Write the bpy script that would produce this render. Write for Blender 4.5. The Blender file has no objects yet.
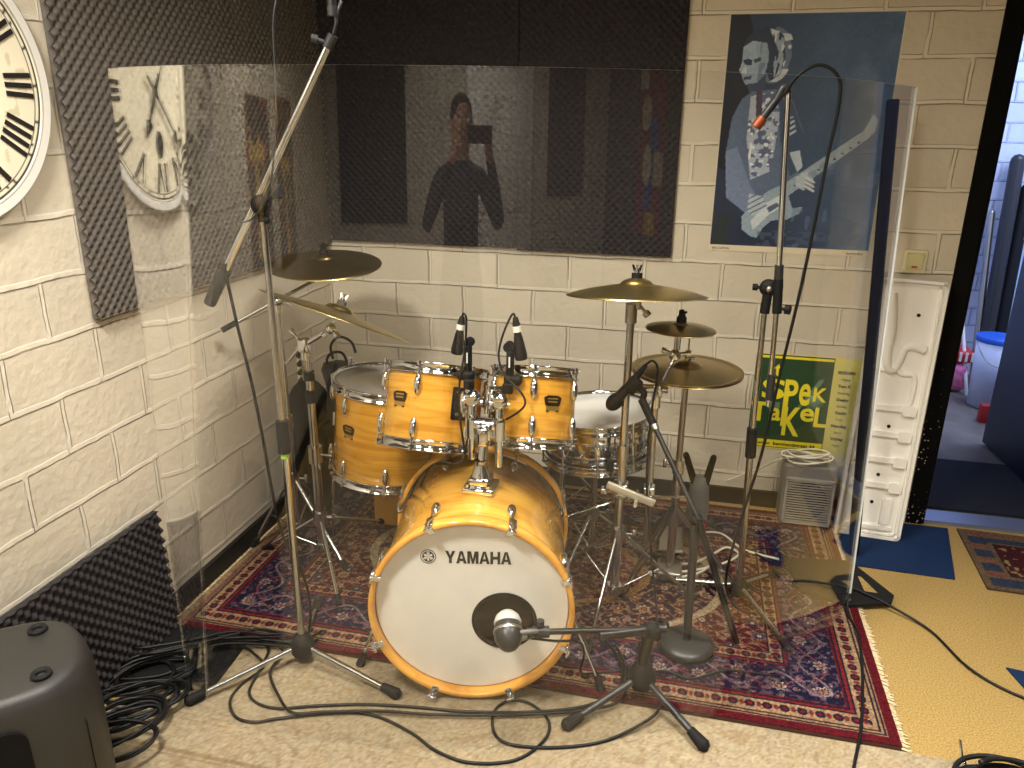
import bpy, bmesh, math, random
import numpy as np
from mathutils import Vector, Matrix, Quaternion
from math import sin, cos, pi, radians, sqrt
random.seed(7)
SC = bpy.context.scene
COL = SC.collection
V = Vector

# ------------------------------------------------------------------ materials
def lin(c):
    return tuple(((x/255.0)/12.92 if x/255.0 <= 0.04045 else ((x/255.0+0.055)/1.055)**2.4) for x in c)
def newmat(name):
    m = bpy.data.materials.new(name); m.use_nodes = True
    nt = m.node_tree; b = nt.nodes['Principled BSDF']
    return m, nt, b
def mat(name, rgb, rough=0.5, metal=0.0, spec=0.5, noise=0.0, nscale=40, bump=0.0, bscale=200, emit=None, estr=0):
    m, nt, b = newmat(name)
    c = lin(rgb)
    b.inputs['Base Color'].default_value = (*c, 1)
    b.inputs['Roughness'].default_value = rough
    b.inputs['Metallic'].default_value = metal
    b.inputs['Specular IOR Level'].default_value = spec
    tc = nt.nodes.new('ShaderNodeTexCoord')
    if noise > 0:
        n = nt.nodes.new('ShaderNodeTexNoise'); n.inputs['Scale'].default_value = nscale; n.inputs['Detail'].default_value = 5
        nt.links.new(tc.outputs['Object'], n.inputs['Vector'])
        mp = nt.nodes.new('ShaderNodeMapRange'); mp.inputs[1].default_value = .3; mp.inputs[2].default_value = .7
        mp.inputs[3].default_value = 1-noise; mp.inputs[4].default_value = 1+noise
        nt.links.new(n.outputs['Fac'], mp.inputs[0])
        mx = nt.nodes.new('ShaderNodeVectorMath'); mx.operation = 'SCALE'
        mx.inputs[0].default_value = c; nt.links.new(mp.outputs[0], mx.inputs['Scale'])
        nt.links.new(mx.outputs[0], b.inputs['Base Color'])
    if bump > 0:
        n = nt.nodes.new('ShaderNodeTexNoise'); n.inputs['Scale'].default_value = bscale; n.inputs['Detail'].default_value = 4
        nt.links.new(tc.outputs['Object'], n.inputs['Vector'])
        bp = nt.nodes.new('ShaderNodeBump'); bp.inputs['Strength'].default_value = bump; bp.inputs['Distance'].default_value = .003
        nt.links.new(n.outputs['Fac'], bp.inputs['Height']); nt.links.new(bp.outputs[0], b.inputs['Normal'])
    if emit:
        b.inputs['Emission Color'].default_value = (*lin(emit), 1); b.inputs['Emission Strength'].default_value = estr
    return m
def vcmat(name, rough=0.8, bump=0.0, bscale=300, spec=.3):
    m, nt, b = newmat(name)
    a = nt.nodes.new('ShaderNodeVertexColor'); a.layer_name = 'Col'
    nt.links.new(a.outputs['Color'], b.inputs['Base Color']); b.inputs['Roughness'].default_value = rough
    b.inputs['Specular IOR Level'].default_value = spec
    if bump:
        tc = nt.nodes.new('ShaderNodeTexCoord')
        n = nt.nodes.new('ShaderNodeTexNoise'); n.inputs['Scale'].default_value = bscale; n.inputs['Detail'].default_value = 3
        nt.links.new(tc.outputs['Object'], n.inputs['Vector'])
        bp = nt.nodes.new('ShaderNodeBump'); bp.inputs['Strength'].default_value = bump; bp.inputs['Distance'].default_value = .004
        nt.links.new(n.outputs['Fac'], bp.inputs['Height']); nt.links.new(bp.outputs[0], b.inputs['Normal'])
    return m
def brickmat(name, axes, z0, row, width, base, mort, off=0.0, msize=.007):
    # axes 'xz' or 'yz': painted block masonry
    m, nt, b = newmat(name)
    N = nt.nodes.new; L = nt.links.new
    g = N('ShaderNodeNewGeometry'); sp = N('ShaderNodeSeparateXYZ'); L(g.outputs['Position'], sp.inputs[0])
    cb = N('ShaderNodeCombineXYZ')
    ad = N('ShaderNodeMath'); ad.operation = 'ADD'; ad.inputs[1].default_value = 10*width + off
    L(sp.outputs[0 if axes == 'xz' else 1], ad.inputs[0])
    az = N('ShaderNodeMath'); az.operation = 'SUBTRACT'; az.inputs[1].default_value = z0 - 20*row
    L(sp.outputs[2], az.inputs[0]); L(ad.outputs[0], cb.inputs[0]); L(az.outputs[0], cb.inputs[1])
    # wobble
    wn = N('ShaderNodeTexNoise'); wn.inputs['Scale'].default_value = 9; L(cb.outputs[0], wn.inputs['Vector'])
    ws = N('ShaderNodeVectorMath'); ws.operation = 'MULTIPLY_ADD'; ws.inputs[1].default_value = (.012,.012,0); L(wn.outputs['Color'], ws.inputs[0]); L(cb.outputs[0], ws.inputs[2])
    br = N('ShaderNodeTexBrick'); br.offset = .5; br.inputs['Scale'].default_value = 1
    br.inputs['Brick Width'].default_value = width; br.inputs['Row Height'].default_value = row
    br.inputs['Mortar Size'].default_value = msize; br.inputs['Mortar Smooth'].default_value = .35
    br.inputs['Color1'].default_value = (*lin(base), 1); br.inputs['Color2'].default_value = (*lin(tuple(int(x*.955) for x in base)), 1)
    br.inputs['Mortar'].default_value = (*lin(mort), 1); L(ws.outputs[0], br.inputs['Vector'])
    # fine crack line offset below the mortar
    ws2 = N('ShaderNodeVectorMath'); ws2.operation = 'ADD'; ws2.inputs[1].default_value = (.004,.006,0); L(ws.outputs[0], ws2.inputs[0])
    b2 = N('ShaderNodeTexBrick'); b2.offset = .5; b2.inputs['Scale'].default_value = 1; b2.inputs['Brick Width'].default_value = width; b2.inputs['Row Height'].default_value = row
    b2.inputs['Mortar Size'].default_value = .0016; b2.inputs['Mortar Smooth'].default_value = .5; L(ws2.outputs[0], b2.inputs['Vector'])
    nz = N('ShaderNodeTexNoise'); nz.inputs['Scale'].default_value = 7; nz.inputs['Detail'].default_value = 3; L(cb.outputs[0], nz.inputs['Vector'])
    gt = N('ShaderNodeMapRange'); gt.inputs[1].default_value = .38; gt.inputs[2].default_value = .52; L(nz.outputs['Fac'], gt.inputs[0])
    ck = N('ShaderNodeMath'); ck.operation = 'MULTIPLY'; L(b2.outputs['Fac'], ck.inputs[0]); L(gt.outputs[0], ck.inputs[1])
    n2 = N('ShaderNodeTexNoise'); n2.inputs['Scale'].default_value = 2.5; n2.inputs['Detail'].default_value = 6; L(cb.outputs[0], n2.inputs['Vector'])
    mr = N('ShaderNodeMapRange'); mr.inputs[1].default_value = .3; mr.inputs[2].default_value = .7; mr.inputs[3].default_value = .93; mr.inputs[4].default_value = 1.05; L(n2.outputs['Fac'], mr.inputs[0])
    sc = N('ShaderNodeVectorMath'); sc.operation = 'SCALE'; L(br.outputs['Color'], sc.inputs[0]); L(mr.outputs[0], sc.inputs['Scale'])
    mx = N('ShaderNodeMix'); mx.data_type = 'RGBA'; mx.inputs[7].default_value = (*lin((95,80,60)), 1)
    ck2 = N('ShaderNodeMath'); ck2.operation = 'MULTIPLY'; ck2.inputs[1].default_value = .7; L(ck.outputs[0], ck2.inputs[0])
    L(ck2.outputs[0], mx.inputs[0]); L(sc.outputs[0], mx.inputs[6]); L(mx.outputs[2], b.inputs['Base Color'])
    # bump
    n3 = N('ShaderNodeTexNoise'); n3.inputs['Scale'].default_value = 35; n3.inputs['Detail'].default_value = 5; L(cb.outputs[0], n3.inputs['Vector'])
    h = N('ShaderNodeMath'); h.operation = 'MULTIPLY_ADD'; h.inputs[1].default_value = .35; L(n3.outputs['Fac'], h.inputs[0])
    inv = N('ShaderNodeMath'); inv.operation = 'MULTIPLY_ADD'; inv.inputs[1].default_value = .45; inv.inputs[2].default_value = .5; L(br.outputs['Fac'], inv.inputs[0])
    i2 = N('ShaderNodeMath'); i2.operation = 'MULTIPLY_ADD'; i2.inputs[1].default_value = -.8; L(ck.outputs[0], i2.inputs[0]); L(inv.outputs[0], i2.inputs[2])
    L(i2.outputs[0], h.inputs[2])
    bp = N('ShaderNodeBump'); bp.inputs['Strength'].default_value = 1.0; bp.inputs['Distance'].default_value = .009
    L(h.outputs[0], bp.inputs['Height']); L(bp.outputs[0], b.inputs['Normal'])
    b.inputs['Roughness'].default_value = .55; b.inputs['Specular IOR Level'].default_value = .25
    return m
def woodmat(name, scl, a=(232,174,68), c=(206,142,44)):
    m, nt, b = newmat(name); N = nt.nodes.new; L = nt.links.new
    tc = N('ShaderNodeTexCoord'); mp = N('ShaderNodeMapping'); mp.inputs['Scale'].default_value = scl
    L(tc.outputs['Object'], mp.inputs[0])
    n = N('ShaderNodeTexNoise'); n.inputs['Scale'].default_value = 1; n.inputs['Detail'].default_value = 6; n.inputs['Distortion'].default_value = .6
    L(mp.outputs[0], n.inputs['Vector'])
    cr = N('ShaderNodeValToRGB'); cr.color_ramp.elements[0].position = .32; cr.color_ramp.elements[0].color = (*lin(c), 1)
    cr.color_ramp.elements[1].position = .62; cr.color_ramp.elements[1].color = (*lin(a), 1)
    L(n.outputs['Fac'], cr.inputs[0]); L(cr.outputs[0], b.inputs['Base Color'])
    b.inputs['Roughness'].default_value = .16; b.inputs['Coat Weight'].default_value = .6; b.inputs['Coat Roughness'].default_value = .06
    return m
def cymmat(name, a, c):
    m, nt, b = newmat(name); N = nt.nodes.new; L = nt.links.new
    tc = N('ShaderNodeTexCoord'); sp = N('ShaderNodeSeparateXYZ'); L(tc.outputs['Object'], sp.inputs[0])
    cb = N('ShaderNodeCombineXYZ'); L(sp.outputs[0], cb.inputs[0]); L(sp.outputs[1], cb.inputs[1])
    ln = N('ShaderNodeVectorMath'); ln.operation = 'LENGTH'; L(cb.outputs[0], ln.inputs[0])
    c1 = N('ShaderNodeCombineXYZ'); L(ln.outputs['Value'], c1.inputs[0])
    n = N('ShaderNodeTexNoise'); n.noise_dimensions = '3D'; n.inputs['Scale'].default_value = 420; n.inputs['Detail'].default_value = 3; L(c1.outputs[0], n.inputs['Vector'])
    n2 = N('ShaderNodeTexNoise'); n2.inputs['Scale'].default_value = 9; n2.inputs['Detail'].default_value = 4; L(tc.outputs['Object'], n2.inputs['Vector'])
    mx = N('ShaderNodeMix'); mx.data_type = 'RGBA'; mx.inputs[6].default_value = (*lin(a), 1); mx.inputs[7].default_value = (*lin(c), 1); L(n2.outputs['Fac'], mx.inputs[0]); L(mx.outputs[2], b.inputs['Base Color'])
    bp = N('ShaderNodeBump'); bp.inputs['Strength'].default_value = .35; bp.inputs['Distance'].default_value = .001; L(n.outputs['Fac'], bp.inputs['Height']); L(bp.outputs[0], b.inputs['Normal'])
    b.inputs['Metallic'].default_value = 1; b.inputs['Roughness'].default_value = .3
    return m
def acrylic(nm='clear_acrylic', f0=.031):
    m = bpy.data.materials.new(nm); m.use_nodes = True; nt = m.node_tree; nt.nodes.clear(); N = nt.nodes.new; L = nt.links.new
    g = N('ShaderNodeNewGeometry'); d = N('ShaderNodeVectorMath'); d.operation = 'DOT_PRODUCT'; L(g.outputs['Normal'], d.inputs[0]); L(g.outputs['Incoming'], d.inputs[1])
    ab = N('ShaderNodeMath'); ab.operation = 'ABSOLUTE'; L(d.outputs['Value'], ab.inputs[0])
    om = N('ShaderNodeMath'); om.operation = 'SUBTRACT'; om.inputs[0].default_value = 1; L(ab.outputs[0], om.inputs[1])
    pw = N('ShaderNodeMath'); pw.operation = 'POWER'; pw.inputs[1].default_value = 5; L(om.outputs[0], pw.inputs[0])
    ml = N('ShaderNodeMath'); ml.operation = 'MULTIPLY_ADD'; ml.inputs[1].default_value = 1-f0; ml.inputs[2].default_value = f0; L(pw.outputs[0], ml.inputs[0])
    t = N('ShaderNodeBsdfTransparent'); t.inputs[0].default_value = (.985, .985, .98, 1)
    gl = N('ShaderNodeBsdfGlossy'); gl.inputs['Roughness'].default_value = .0; gl.inputs['Color'].default_value = (1, 1, 1, 1)
    mx = N('ShaderNodeMixShader'); L(ml.outputs[0], mx.inputs[0]); L(t.outputs[0], mx.inputs[1]); L(gl.outputs[0], mx.inputs[2])
    o = N('ShaderNodeOutputMaterial'); L(mx.outputs[0], o.inputs[0])
    return m

M = {}
M['wall_l'] = brickmat('cream_block_wall', 'yz', .987, .1475, .295, (222,211,189), (229,219,199), .10, .009)
M['wall_b'] = brickmat('cream_block_wall_back', 'xz', .864, .1445, .295, (216,205,182), (223,212,190), .02, .009)
M['wall_o'] = brickmat('cream_block_wall_other', 'xz', .864, .1445, .295, (216,208,190), (220,212,196), .0)
M['wall_h'] = brickmat('white_block_wall_hall', 'xz', .0, .11, .25, (214,222,240), (188,196,216), .0)
M['ceil'] = mat('ceiling_paint', (132,126,114), .9)
M['wall_r'] = mat('bounce_cut_wall', (84,80,76), .9)  # unseen right wall, coloured dark to cut the light it bounces
M['foam'] = mat('charcoal_foam', (98,92,86), .95, spec=.1, noise=.12, nscale=60)
M['foam_dark'] = mat('dark_foam', (52,49,50), .95, spec=.1, noise=.12, nscale=60)
M['carpet'] = mat('mustard_carpet', (164,136,82), .95, spec=.1, noise=.34, nscale=210, bump=1.0, bscale=380)
M['navy'] = mat('navy_carpet', (26,44,76), .95, spec=.1, noise=.3, nscale=300, bump=.4, bscale=420)
M['black'] = mat('black_plastic', (13,13,14), .4)
M['rubber'] = mat('black_rubber', (20,19,19), .75, spec=.3)
M['deepblack'] = mat('deep_black', (7,7,8), .7, spec=.2)
M['matt'] = mat('matt_black', (10,10,11), .7, spec=.3)
M['cable'] = mat('black_cable', (11,11,11), .5, spec=.35)
M['skirt'] = mat('black_skirting', (16,15,14), .6)
M['speaker'] = mat('speaker_cabinet', (40,39,37), .45, bump=.25, bscale=700)
M['grey'] = mat('grey_plastic', (112,110,106), .5)
M['greyd'] = mat('dark_grey_metal', (56,56,57), .36, metal=.4)
M['chrome'] = mat('chrome', (216,221,228), .06, metal=1)
M['chromed'] = mat('aged_chrome', (184,186,188), .18, metal=1)
M['steel'] = mat('satin_steel', (170,166,158), .35, metal=1)
M['white'] = mat('white_plastic', (236,232,222), .4)
M['panel'] = mat('moulded_white_plastic', (244,240,230), .35)
M['cream'] = mat('cream_plastic', (226,216,176), .35)
M['whitecable'] = mat('white_cable', (225,220,200), .5)
M['head'] = mat('coated_drumhead', (222,219,210), .5, noise=.04, nscale=12)
M['headf'] = mat('clear_drumhead', (176,172,164), .25)
M['felt'] = mat('grey_felt', (70,68,64), .95)
M['wood_up'] = woodmat('maple_lacquer_upright', (5,5,55))
M['wood_bass'] = woodmat('maple_lacquer_bass', (6,6,38), (234,178,74), (214,150,52))
M['hoopw'] = woodmat('maple_hoop', (9,9,30), (232,172,74), (204,138,48))
M['badge'] = mat('badge_black', (18,16,14), .3)
M['gold'] = mat('badge_gold', (196,160,86), .3, metal=.8)
M['ink'] = mat('printed_black', (30,27,25), .5)
M['cym'] = cymmat('bronze_cymbal', (222,200,136), (186,160,96))
M['cymd'] = cymmat('aged_bronze_cymbal', (196,174,116), (146,124,76))
M['yellow'] = mat('poster_yellow', (240,222,40), .5)
M['green'] = mat('poster_green', (22,66,36), .45)
M['palegreen'] = mat('poster_pale_yellow', (218,208,110), .5)
M['sage'] = mat('poster_sage', (96,128,104), .5)
M['red'] = mat('red_plastic', (190,40,40), .5)
M['bag'] = mat('black_nylon', (9,9,11), .75, spec=.2, bump=.4, bscale=60)
M['greybag'] = mat('charcoal_nylon', (58,58,58), .75, bump=.4, bscale=60)
M['box'] = mat('yellow_lacquer', (206,148,30), .4)
M['bluelid'] = mat('blue_plastic', (30,90,190), .4)
M['bucket'] = mat('white_bucket', (215,220,235), .4)
M['pink'] = mat('pink_towel', (214,120,160), .95, noise=.3, nscale=40)
M['concrete'] = mat('grey_concrete', (112,104,96), .7, noise=.2, nscale=8)
M['doornavy'] = mat('navy_door', (18,24,46), .45)
M['mat_navy'] = mat('navy_doormat', (20,24,40), .95)
M['alu'] = mat('aluminium', (150,160,190), .35, metal=.7)
M['green_tape'] = mat('lime_tape', (160,205,70), .5)
M['oran'] = mat('copper_mic', (150,72,40), .35, metal=.4)
M['orange_tom'] = mat('dark_red', (110,30,36), .7)
M['lightwood'] = mat('birch', (200,160,100), .5)
M['skin'] = mat('skin', (196,146,120), .55)
M['cloth'] = mat('dark_clothing', (34,36,44), .9)
M['hair'] = mat('dark_hair', (50,38,30), .8)
M['lamp'] = mat('lamp_diffuser', (255,240,210), .6, emit=(255,236,200), estr=3.0)
M['acrylic'] = acrylic()
M['acrylic_end'] = acrylic('reflective_acrylic', .30)
M['vc_rug'] = vcmat('woven_rug', .95, .6, 500, .1)
M['vc_print'] = vcmat('glossy_print', .35, 0, 0, .4)
M['vc_clock'] = vcmat('clock_print', .45)

# ------------------------------------------------------------------ mesh builder
def frame(d):
    d = V(d).normalized()
    a = V((0,0,1)) if abs(d.z) < .9 else V((1,0,0))
    x = d.cross(a).normalized(); y = d.cross(x).normalized()
    return x, y, d
class MB:
    def __init__(s): s.v = []; s.f = []; s.mi = []; s.sm = []
    def add(s, vs, fs, m=0, smooth=False):
        o = len(s.v); s.v += [V(p) for p in vs]
        for f in fs: s.f.append([o+i for i in f]); s.mi.append(m); s.sm.append(smooth)
        return s
    def box(s, c, d, m=0, R=None, bev=0.0):
        c = V(c); hx, hy, hz = d[0]/2, d[1]/2, d[2]/2
        if bev > 0:
            bm = bmesh.new(); bmesh.ops.create_cube(bm, size=1)
            for v in bm.verts: v.co = V((v.co.x*d[0], v.co.y*d[1], v.co.z*d[2]))
            bmesh.ops.bevel(bm, geom=bm.edges[:], offset=bev, segments=3, profile=.5, affect='EDGES')
            s.addbm(bm, m, c, R, True); return s
        vs = [V((x*hx,y*hy,z*hz)) for x in (-1,1) for y in (-1,1) for z in (-1,1)]
        if R is not None: vs = [R @ p for p in vs]
        s.add([p+c for p in vs], [(0,1,3,2),(4,6,7,5),(0,4,5,1),(2,3,7,6),(0,2,6,4),(1,5,7,3)], m); return s
    def addbm(s, bm, m=0, c=V((0,0,0)), R=None, smooth=False):
        bm.verts.ensure_lookup_table(); bm.verts.index_update()
        vs = [(R @ v.co if R is not None else v.co) + V(c) for v in bm.verts]
        s.add(vs, [[v.index for v in f.verts] for f in bm.faces], m, smooth); bm.free(); return s
    def cyl(s, a, b, r, r2=None, m=0, n=16, cap=True):
        a = V(a); b = V(b); r2 = r if r2 is None else r2
        x, y, d = frame(b-a)
        vs = []
        for p, q in ((a, r), (b, r2)):
            for i in range(n):
                t = 2*pi*i/n; vs.append(p + x*cos(t)*q + y*sin(t)*q)
        s.add(vs, [(i, (i+1) % n, n+(i+1) % n, n+i) for i in range(n)], m, True)
        if cap:
            s.add(vs[:n], [tuple(range(n))[::-1]], m); s.add(vs[n:], [tuple(range(n))], m)
        return s
    def sph(s, c, r, m=0, n=14, sc=(1,1,1), R=None):
        vs = []; fs = []; k = n//2
        for i in range(k+1):
            ph = pi*i/k
            for j in range(n):
                t = 2*pi*j/n; p = V((sin(ph)*cos(t)*r*sc[0], sin(ph)*sin(t)*r*sc[1], cos(ph)*r*sc[2]))
                vs.append((R @ p if R is not None else p) + V(c))
        for i in range(k):
            for j in range(n): fs.append((i*n+j, i*n+(j+1) % n, (i+1)*n+(j+1) % n, (i+1)*n+j))
        return s.add(vs, fs, m, True)
    def lathe(s, prof, c=(0,0,0), ax=(0,0,1), m=0, n=48, ang=2*pi, smooth=True):
        c = V(c); d = V(ax).normalized()
        if abs(d.z) > .999: x, y = V((1,0,0)), V((0,1,0))*(1 if d.z > 0 else -1)
        else: x, y, d = frame(d)
        vs = []; fs = []; k = len(prof)
        full = abs(ang-2*pi) < 1e-6; nn = n if full else n+1
        for i in range(nn):
            t = ang*i/n
            for (r, z) in prof: vs.append(c + x*(r*cos(t)) + y*(r*sin(t)) + d*z)
        for i in range(n):
            j = (i+1) % nn
            for q in range(k-1): fs.append((i*k+q, j*k+q, j*k+q+1, i*k+q+1))
        return s.add(vs, fs, m, smooth)
    def tube(s, pts, r, m=0, n=8, res=6, smoothc=True, cap=True):
        P = [V(p) for p in pts]
        if smoothc and len(P) > 2:
            Q = []
            for i in range(len(P)-1):
                p0 = P[max(i-1,0)]; p1 = P[i]; p2 = P[i+1]; p3 = P[min(i+2,len(P)-1)]
                for k in range(res):
                    t = k/res
                    Q.append(.5*((2*p1)+(p2-p0)*t+(2*p0-5*p1+4*p2-p3)*t*t+(-p0+3*p1-3*p2+p3)*t**3))
            Q.append(P[-1]); P = Q
        x = None; vs = []
        for i, p in enumerate(P):
            d = (P[min(i+1,len(P)-1)]-P[max(i-1,0)])
            d = d.normalized() if d.length > 1e-9 else V((0,0,1))
            if x is None: x, y, _ = frame(d)
            else:
                x = (x - d*x.dot(d)); x = x.normalized() if x.length > 1e-6 else frame(d)[0]; y = d.cross(x)
            rr = r[min(i*len(r)//len(P), len(r)-1)] if isinstance(r, (list, tuple)) else r
            for k in range(n):
                t = 2*pi*k/n; vs.append(p + x*cos(t)*rr + y*sin(t)*rr)
        fs = [(i*n+k, i*n+(k+1) % n, (i+1)*n+(k+1) % n, (i+1)*n+k) for i in range(len(P)-1) for k in range(n)]
        if cap: fs += [tuple(range(n))[::-1], tuple((len(P)-1)*n+k for k in range(n))]
        return s.add(vs, fs, m, True)
    def prism(s, poly, o, u, v, w, t, m=0):
        # polygon in (u,v) plane at o, extruded by t along w
        o, u, v, w = V(o), V(u), V(v), V(w); n = len(poly)
        a = [o+u*p[0]+v*p[1] for p in poly]; b = [p+w*t for p in a]
        s.add(a+b, [tuple(range(n))[::-1], tuple(range(n,2*n))]+[(i,(i+1) % n,n+(i+1) % n,n+i) for i in range(n)], m); return s
    def build(s, name, mats, parent=None, world=True):
        vs = s.v
        if parent is not None and world:
            I = ROOTM[parent.name].inverted(); vs = [I @ p for p in vs]
        me = bpy.data.meshes.new(name)
        me.from_pydata([tuple(p) for p in vs], [], s.f)
        if not isinstance(mats, (list, tuple)): mats = [mats]
        for q in mats: me.materials.append(M[q] if isinstance(q, str) else q)
        me.polygons.foreach_set('material_index', s.mi); me.polygons.foreach_set('use_smooth', s.sm)
        me.update()
        bm = bmesh.new(); bm.from_mesh(me); bmesh.ops.recalc_face_normals(bm, faces=bm.faces[:]); bm.to_mesh(me); bm.free()
        o = bpy.data.objects.new(name, me); COL.objects.link(o)
        if parent is not None: o.parent = parent; ROOTM[o.name] = ROOTM[parent.name]
        else: ROOTM[o.name] = Matrix.Identity(4)
        return o
ROOTM = {}
USED = set()
def thing(name, label, cat, loc=(0,0,0), R=None, group=None):
    o = bpy.data.objects.new(name, None); COL.objects.link(o); o.empty_display_size = .05
    Mx = Matrix.Translation(V(loc)) @ (R.to_4x4() if R is not None else Matrix.Identity(4))
    o.matrix_world = Mx; ROOTM[o.name] = Mx
    o['label'] = label; o['category'] = cat
    if group: o['group'] = group
    return o
def single(mb, name, mats, label, cat, group=None, kind=None):
    # put the origin at the base centre of the mesh
    lo = V((min(p.x for p in mb.v), min(p.y for p in mb.v), min(p.z for p in mb.v)))
    hi = V((max(p.x for p in mb.v), max(p.y for p in mb.v), max(p.z for p in mb.v)))
    c = V(((lo.x+hi.x)/2, (lo.y+hi.y)/2, lo.z))
    mb.v = [p-c for p in mb.v]
    o = mb.build(name, mats); o.location = c; ROOTM[o.name] = Matrix.Translation(c)
    o['label'] = label; o['category'] = cat
    if group: o['group'] = group
    if kind: o['kind'] = kind
    return o
def struct(mb, name, mats, parent=None):
    o = mb.build(name, mats, parent)
    if parent is None: o['kind'] = 'structure'
    return o
def rotz_to(d, upref=(0,0,1)):
    # rotation whose local z is d, local x as horizontal as possible
    d = V(d).normalized(); u = V(upref)
    x = u.cross(d)
    x = x.normalized() if x.length > 1e-4 else V((1,0,0))
    y = d.cross(x)
    return Matrix((x, y, d)).transposed()
def textmesh(s, size, bold=0.0, ext=.0005, align='CENTER'):
    cu = bpy.data.curves.new('t', 'FONT'); cu.body = s; cu.size = size; cu.offset = bold; cu.extrude = ext; cu.align_x = align; cu.align_y = 'CENTER'; cu.resolution_u = 4
    ob = bpy.data.objects.new('t', cu); COL.objects.link(ob)
    dg = bpy.context.evaluated_depsgraph_get(); dg.update()
    me = bpy.data.meshes.new_from_object(ob.evaluated_get(dg))
    vs = [v.co.copy() for v in me.vertices]; fs = [list(p.vertices) for p in me.polygons]
    bpy.data.objects.remove(ob); bpy.data.curves.remove(cu); bpy.data.meshes.remove(me)
    return vs, fs
def addtext(mb, s, o, u, v, w, size, sx=1, sy=1, bold=0.0, m=0, align='CENTER', rot=0, fit=None):
    vs, fs = textmesh(s, size, bold, .0004, align)
    o, u, v, w = V(o), V(u), V(v), V(w)
    if fit:
        x0 = min(p.x for p in vs); x1 = max(p.x for p in vs); y0 = min(p.y for p in vs); y1 = max(p.y for p in vs)
        vs = [V(((p.x-(x0+x1)/2)*fit[0]/(x1-x0), (p.y-(y0+y1)/2)*fit[1]/(y1-y0), p.z)) for p in vs]
    c, s_ = cos(rot), sin(rot)
    out = []
    for p in vs:
        x = p.x*sx; y = p.y*sy
        out.append(o + u*(x*c-y*s_) + v*(x*s_+y*c) + w*(p.z))
    mb.add(out, fs, m)

# ------------------------------------------------------------------ room shell
XL, YB = -1.515, 3.04
DX0, DX1 = .985, 1.56          # doorway
CE = 2.45; XR = 2.5; YF = -2.0
mb = MB(); mb.box(((XL-.1+XR)/2, (YF+YB)/2, -.02), (XR-XL+.3, YB-YF+.2, .04)); struct(mb, 'floor', 'carpet')
mb = MB(); mb.box(((XL+XR)/2, (YF+YB)/2, CE+.03), (XR-XL+.4, YB-YF+.4, .06)); struct(mb, 'ceiling', 'ceil')
mb = MB(); mb.box((XL-.06, (YF+YB)/2, CE/2), (.12, YB-YF+.3, CE)); struct(mb, 'wall_left', 'wall_l')
mb = MB(); mb.box(((XL+DX0)/2-.06, YB+.07, CE/2), (DX0-XL+.12, .14, CE)); mb.box(((DX0+DX1)/2, YB+.07, (2.05+CE)/2), (DX1-DX0, .14, CE-2.05)); mb.box(((DX1+XR)/2, YB+.07, CE/2), (XR-DX1, .14, CE)); struct(mb, 'wall_back', 'wall_b')
mb = MB(); mb.box((XR+.06, (YF+YB)/2, CE/2), (.12, YB-YF+.3, CE)); struct(mb, 'wall_right', 'wall_r')
mb = MB(); mb.box(((XL+XR)/2, YF-.06, CE/2), (XR-XL, .12, CE)); struct(mb, 'wall_front', 'wall_o')
mb = MB(); mb.box((XL+.008, (YF+YB)/2, .035), (.016, YB-YF, .07)); struct(mb, 'baseboard_left', 'skirt')
mb = MB(); mb.box(((XL+.9)/2+.008, YB-.008, .035), (.9-XL-.016, .016, .07)); struct(mb, 'baseboard_back', 'skirt')
# doorway: black draught strip on the jamb (with paint speckles), reveal lining
def speckmat():
    m, nt, b = newmat('black_speckled_strip'); N = nt.nodes.new; L = nt.links.new
    g = N('ShaderNodeNewGeometry'); vo = N('ShaderNodeTexVoronoi'); vo.inputs['Scale'].default_value = 75; L(g.outputs['Position'], vo.inputs['Vector'])
    n = N('ShaderNodeTexNoise'); n.inputs['Scale'].default_value = 6; L(g.outputs['Position'], n.inputs['Vector'])
    a = N('ShaderNodeMath'); a.operation = 'MULTIPLY_ADD'; a.inputs[1].default_value = .75; L(n.outputs['Fac'], a.inputs[0]); sz = N('ShaderNodeSeparateXYZ'); L(g.outputs['Position'], sz.inputs[0]); zr = N('ShaderNodeMapRange'); zr.inputs[1].default_value = .1; zr.inputs[2].default_value = 1.2; zr.inputs[3].default_value = -.24; zr.inputs[4].default_value = -.5; L(sz.outputs[2], zr.inputs[0]); L(zr.outputs[0], a.inputs[2])
    lt = N('ShaderNodeMath'); lt.operation = 'LESS_THAN'; L(vo.outputs['Distance'], lt.inputs[0]); L(a.outputs[0], lt.inputs[1])
    mx = N('ShaderNodeMix'); mx.data_type = 'RGBA'; mx.inputs[6].default_value = (.004,.004,.004,1); mx.inputs[7].default_value = (*lin((190,180,150)),1)
    L(lt.outputs[0], mx.inputs[0]); L(mx.outputs[2], b.inputs['Base Color']); b.inputs['Roughness'].default_value = .8; b.inputs['Specular IOR Level'].default_value = .1
    return m
M['speck'] = speckmat()
mb = MB(); mb.box((.955, YB-.006, 1.03), (.058, .012, 2.06)); mb.box((.985+.003, YB+.06, 1.03), (.006, .15, 2.06)); struct(mb, 'trim_1', 'speck')
mb = MB(); mb.box((1.28, YB+.05, .008), (.57, .10, .016)); struct(mb, 'trim_2', 'alu')
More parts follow.
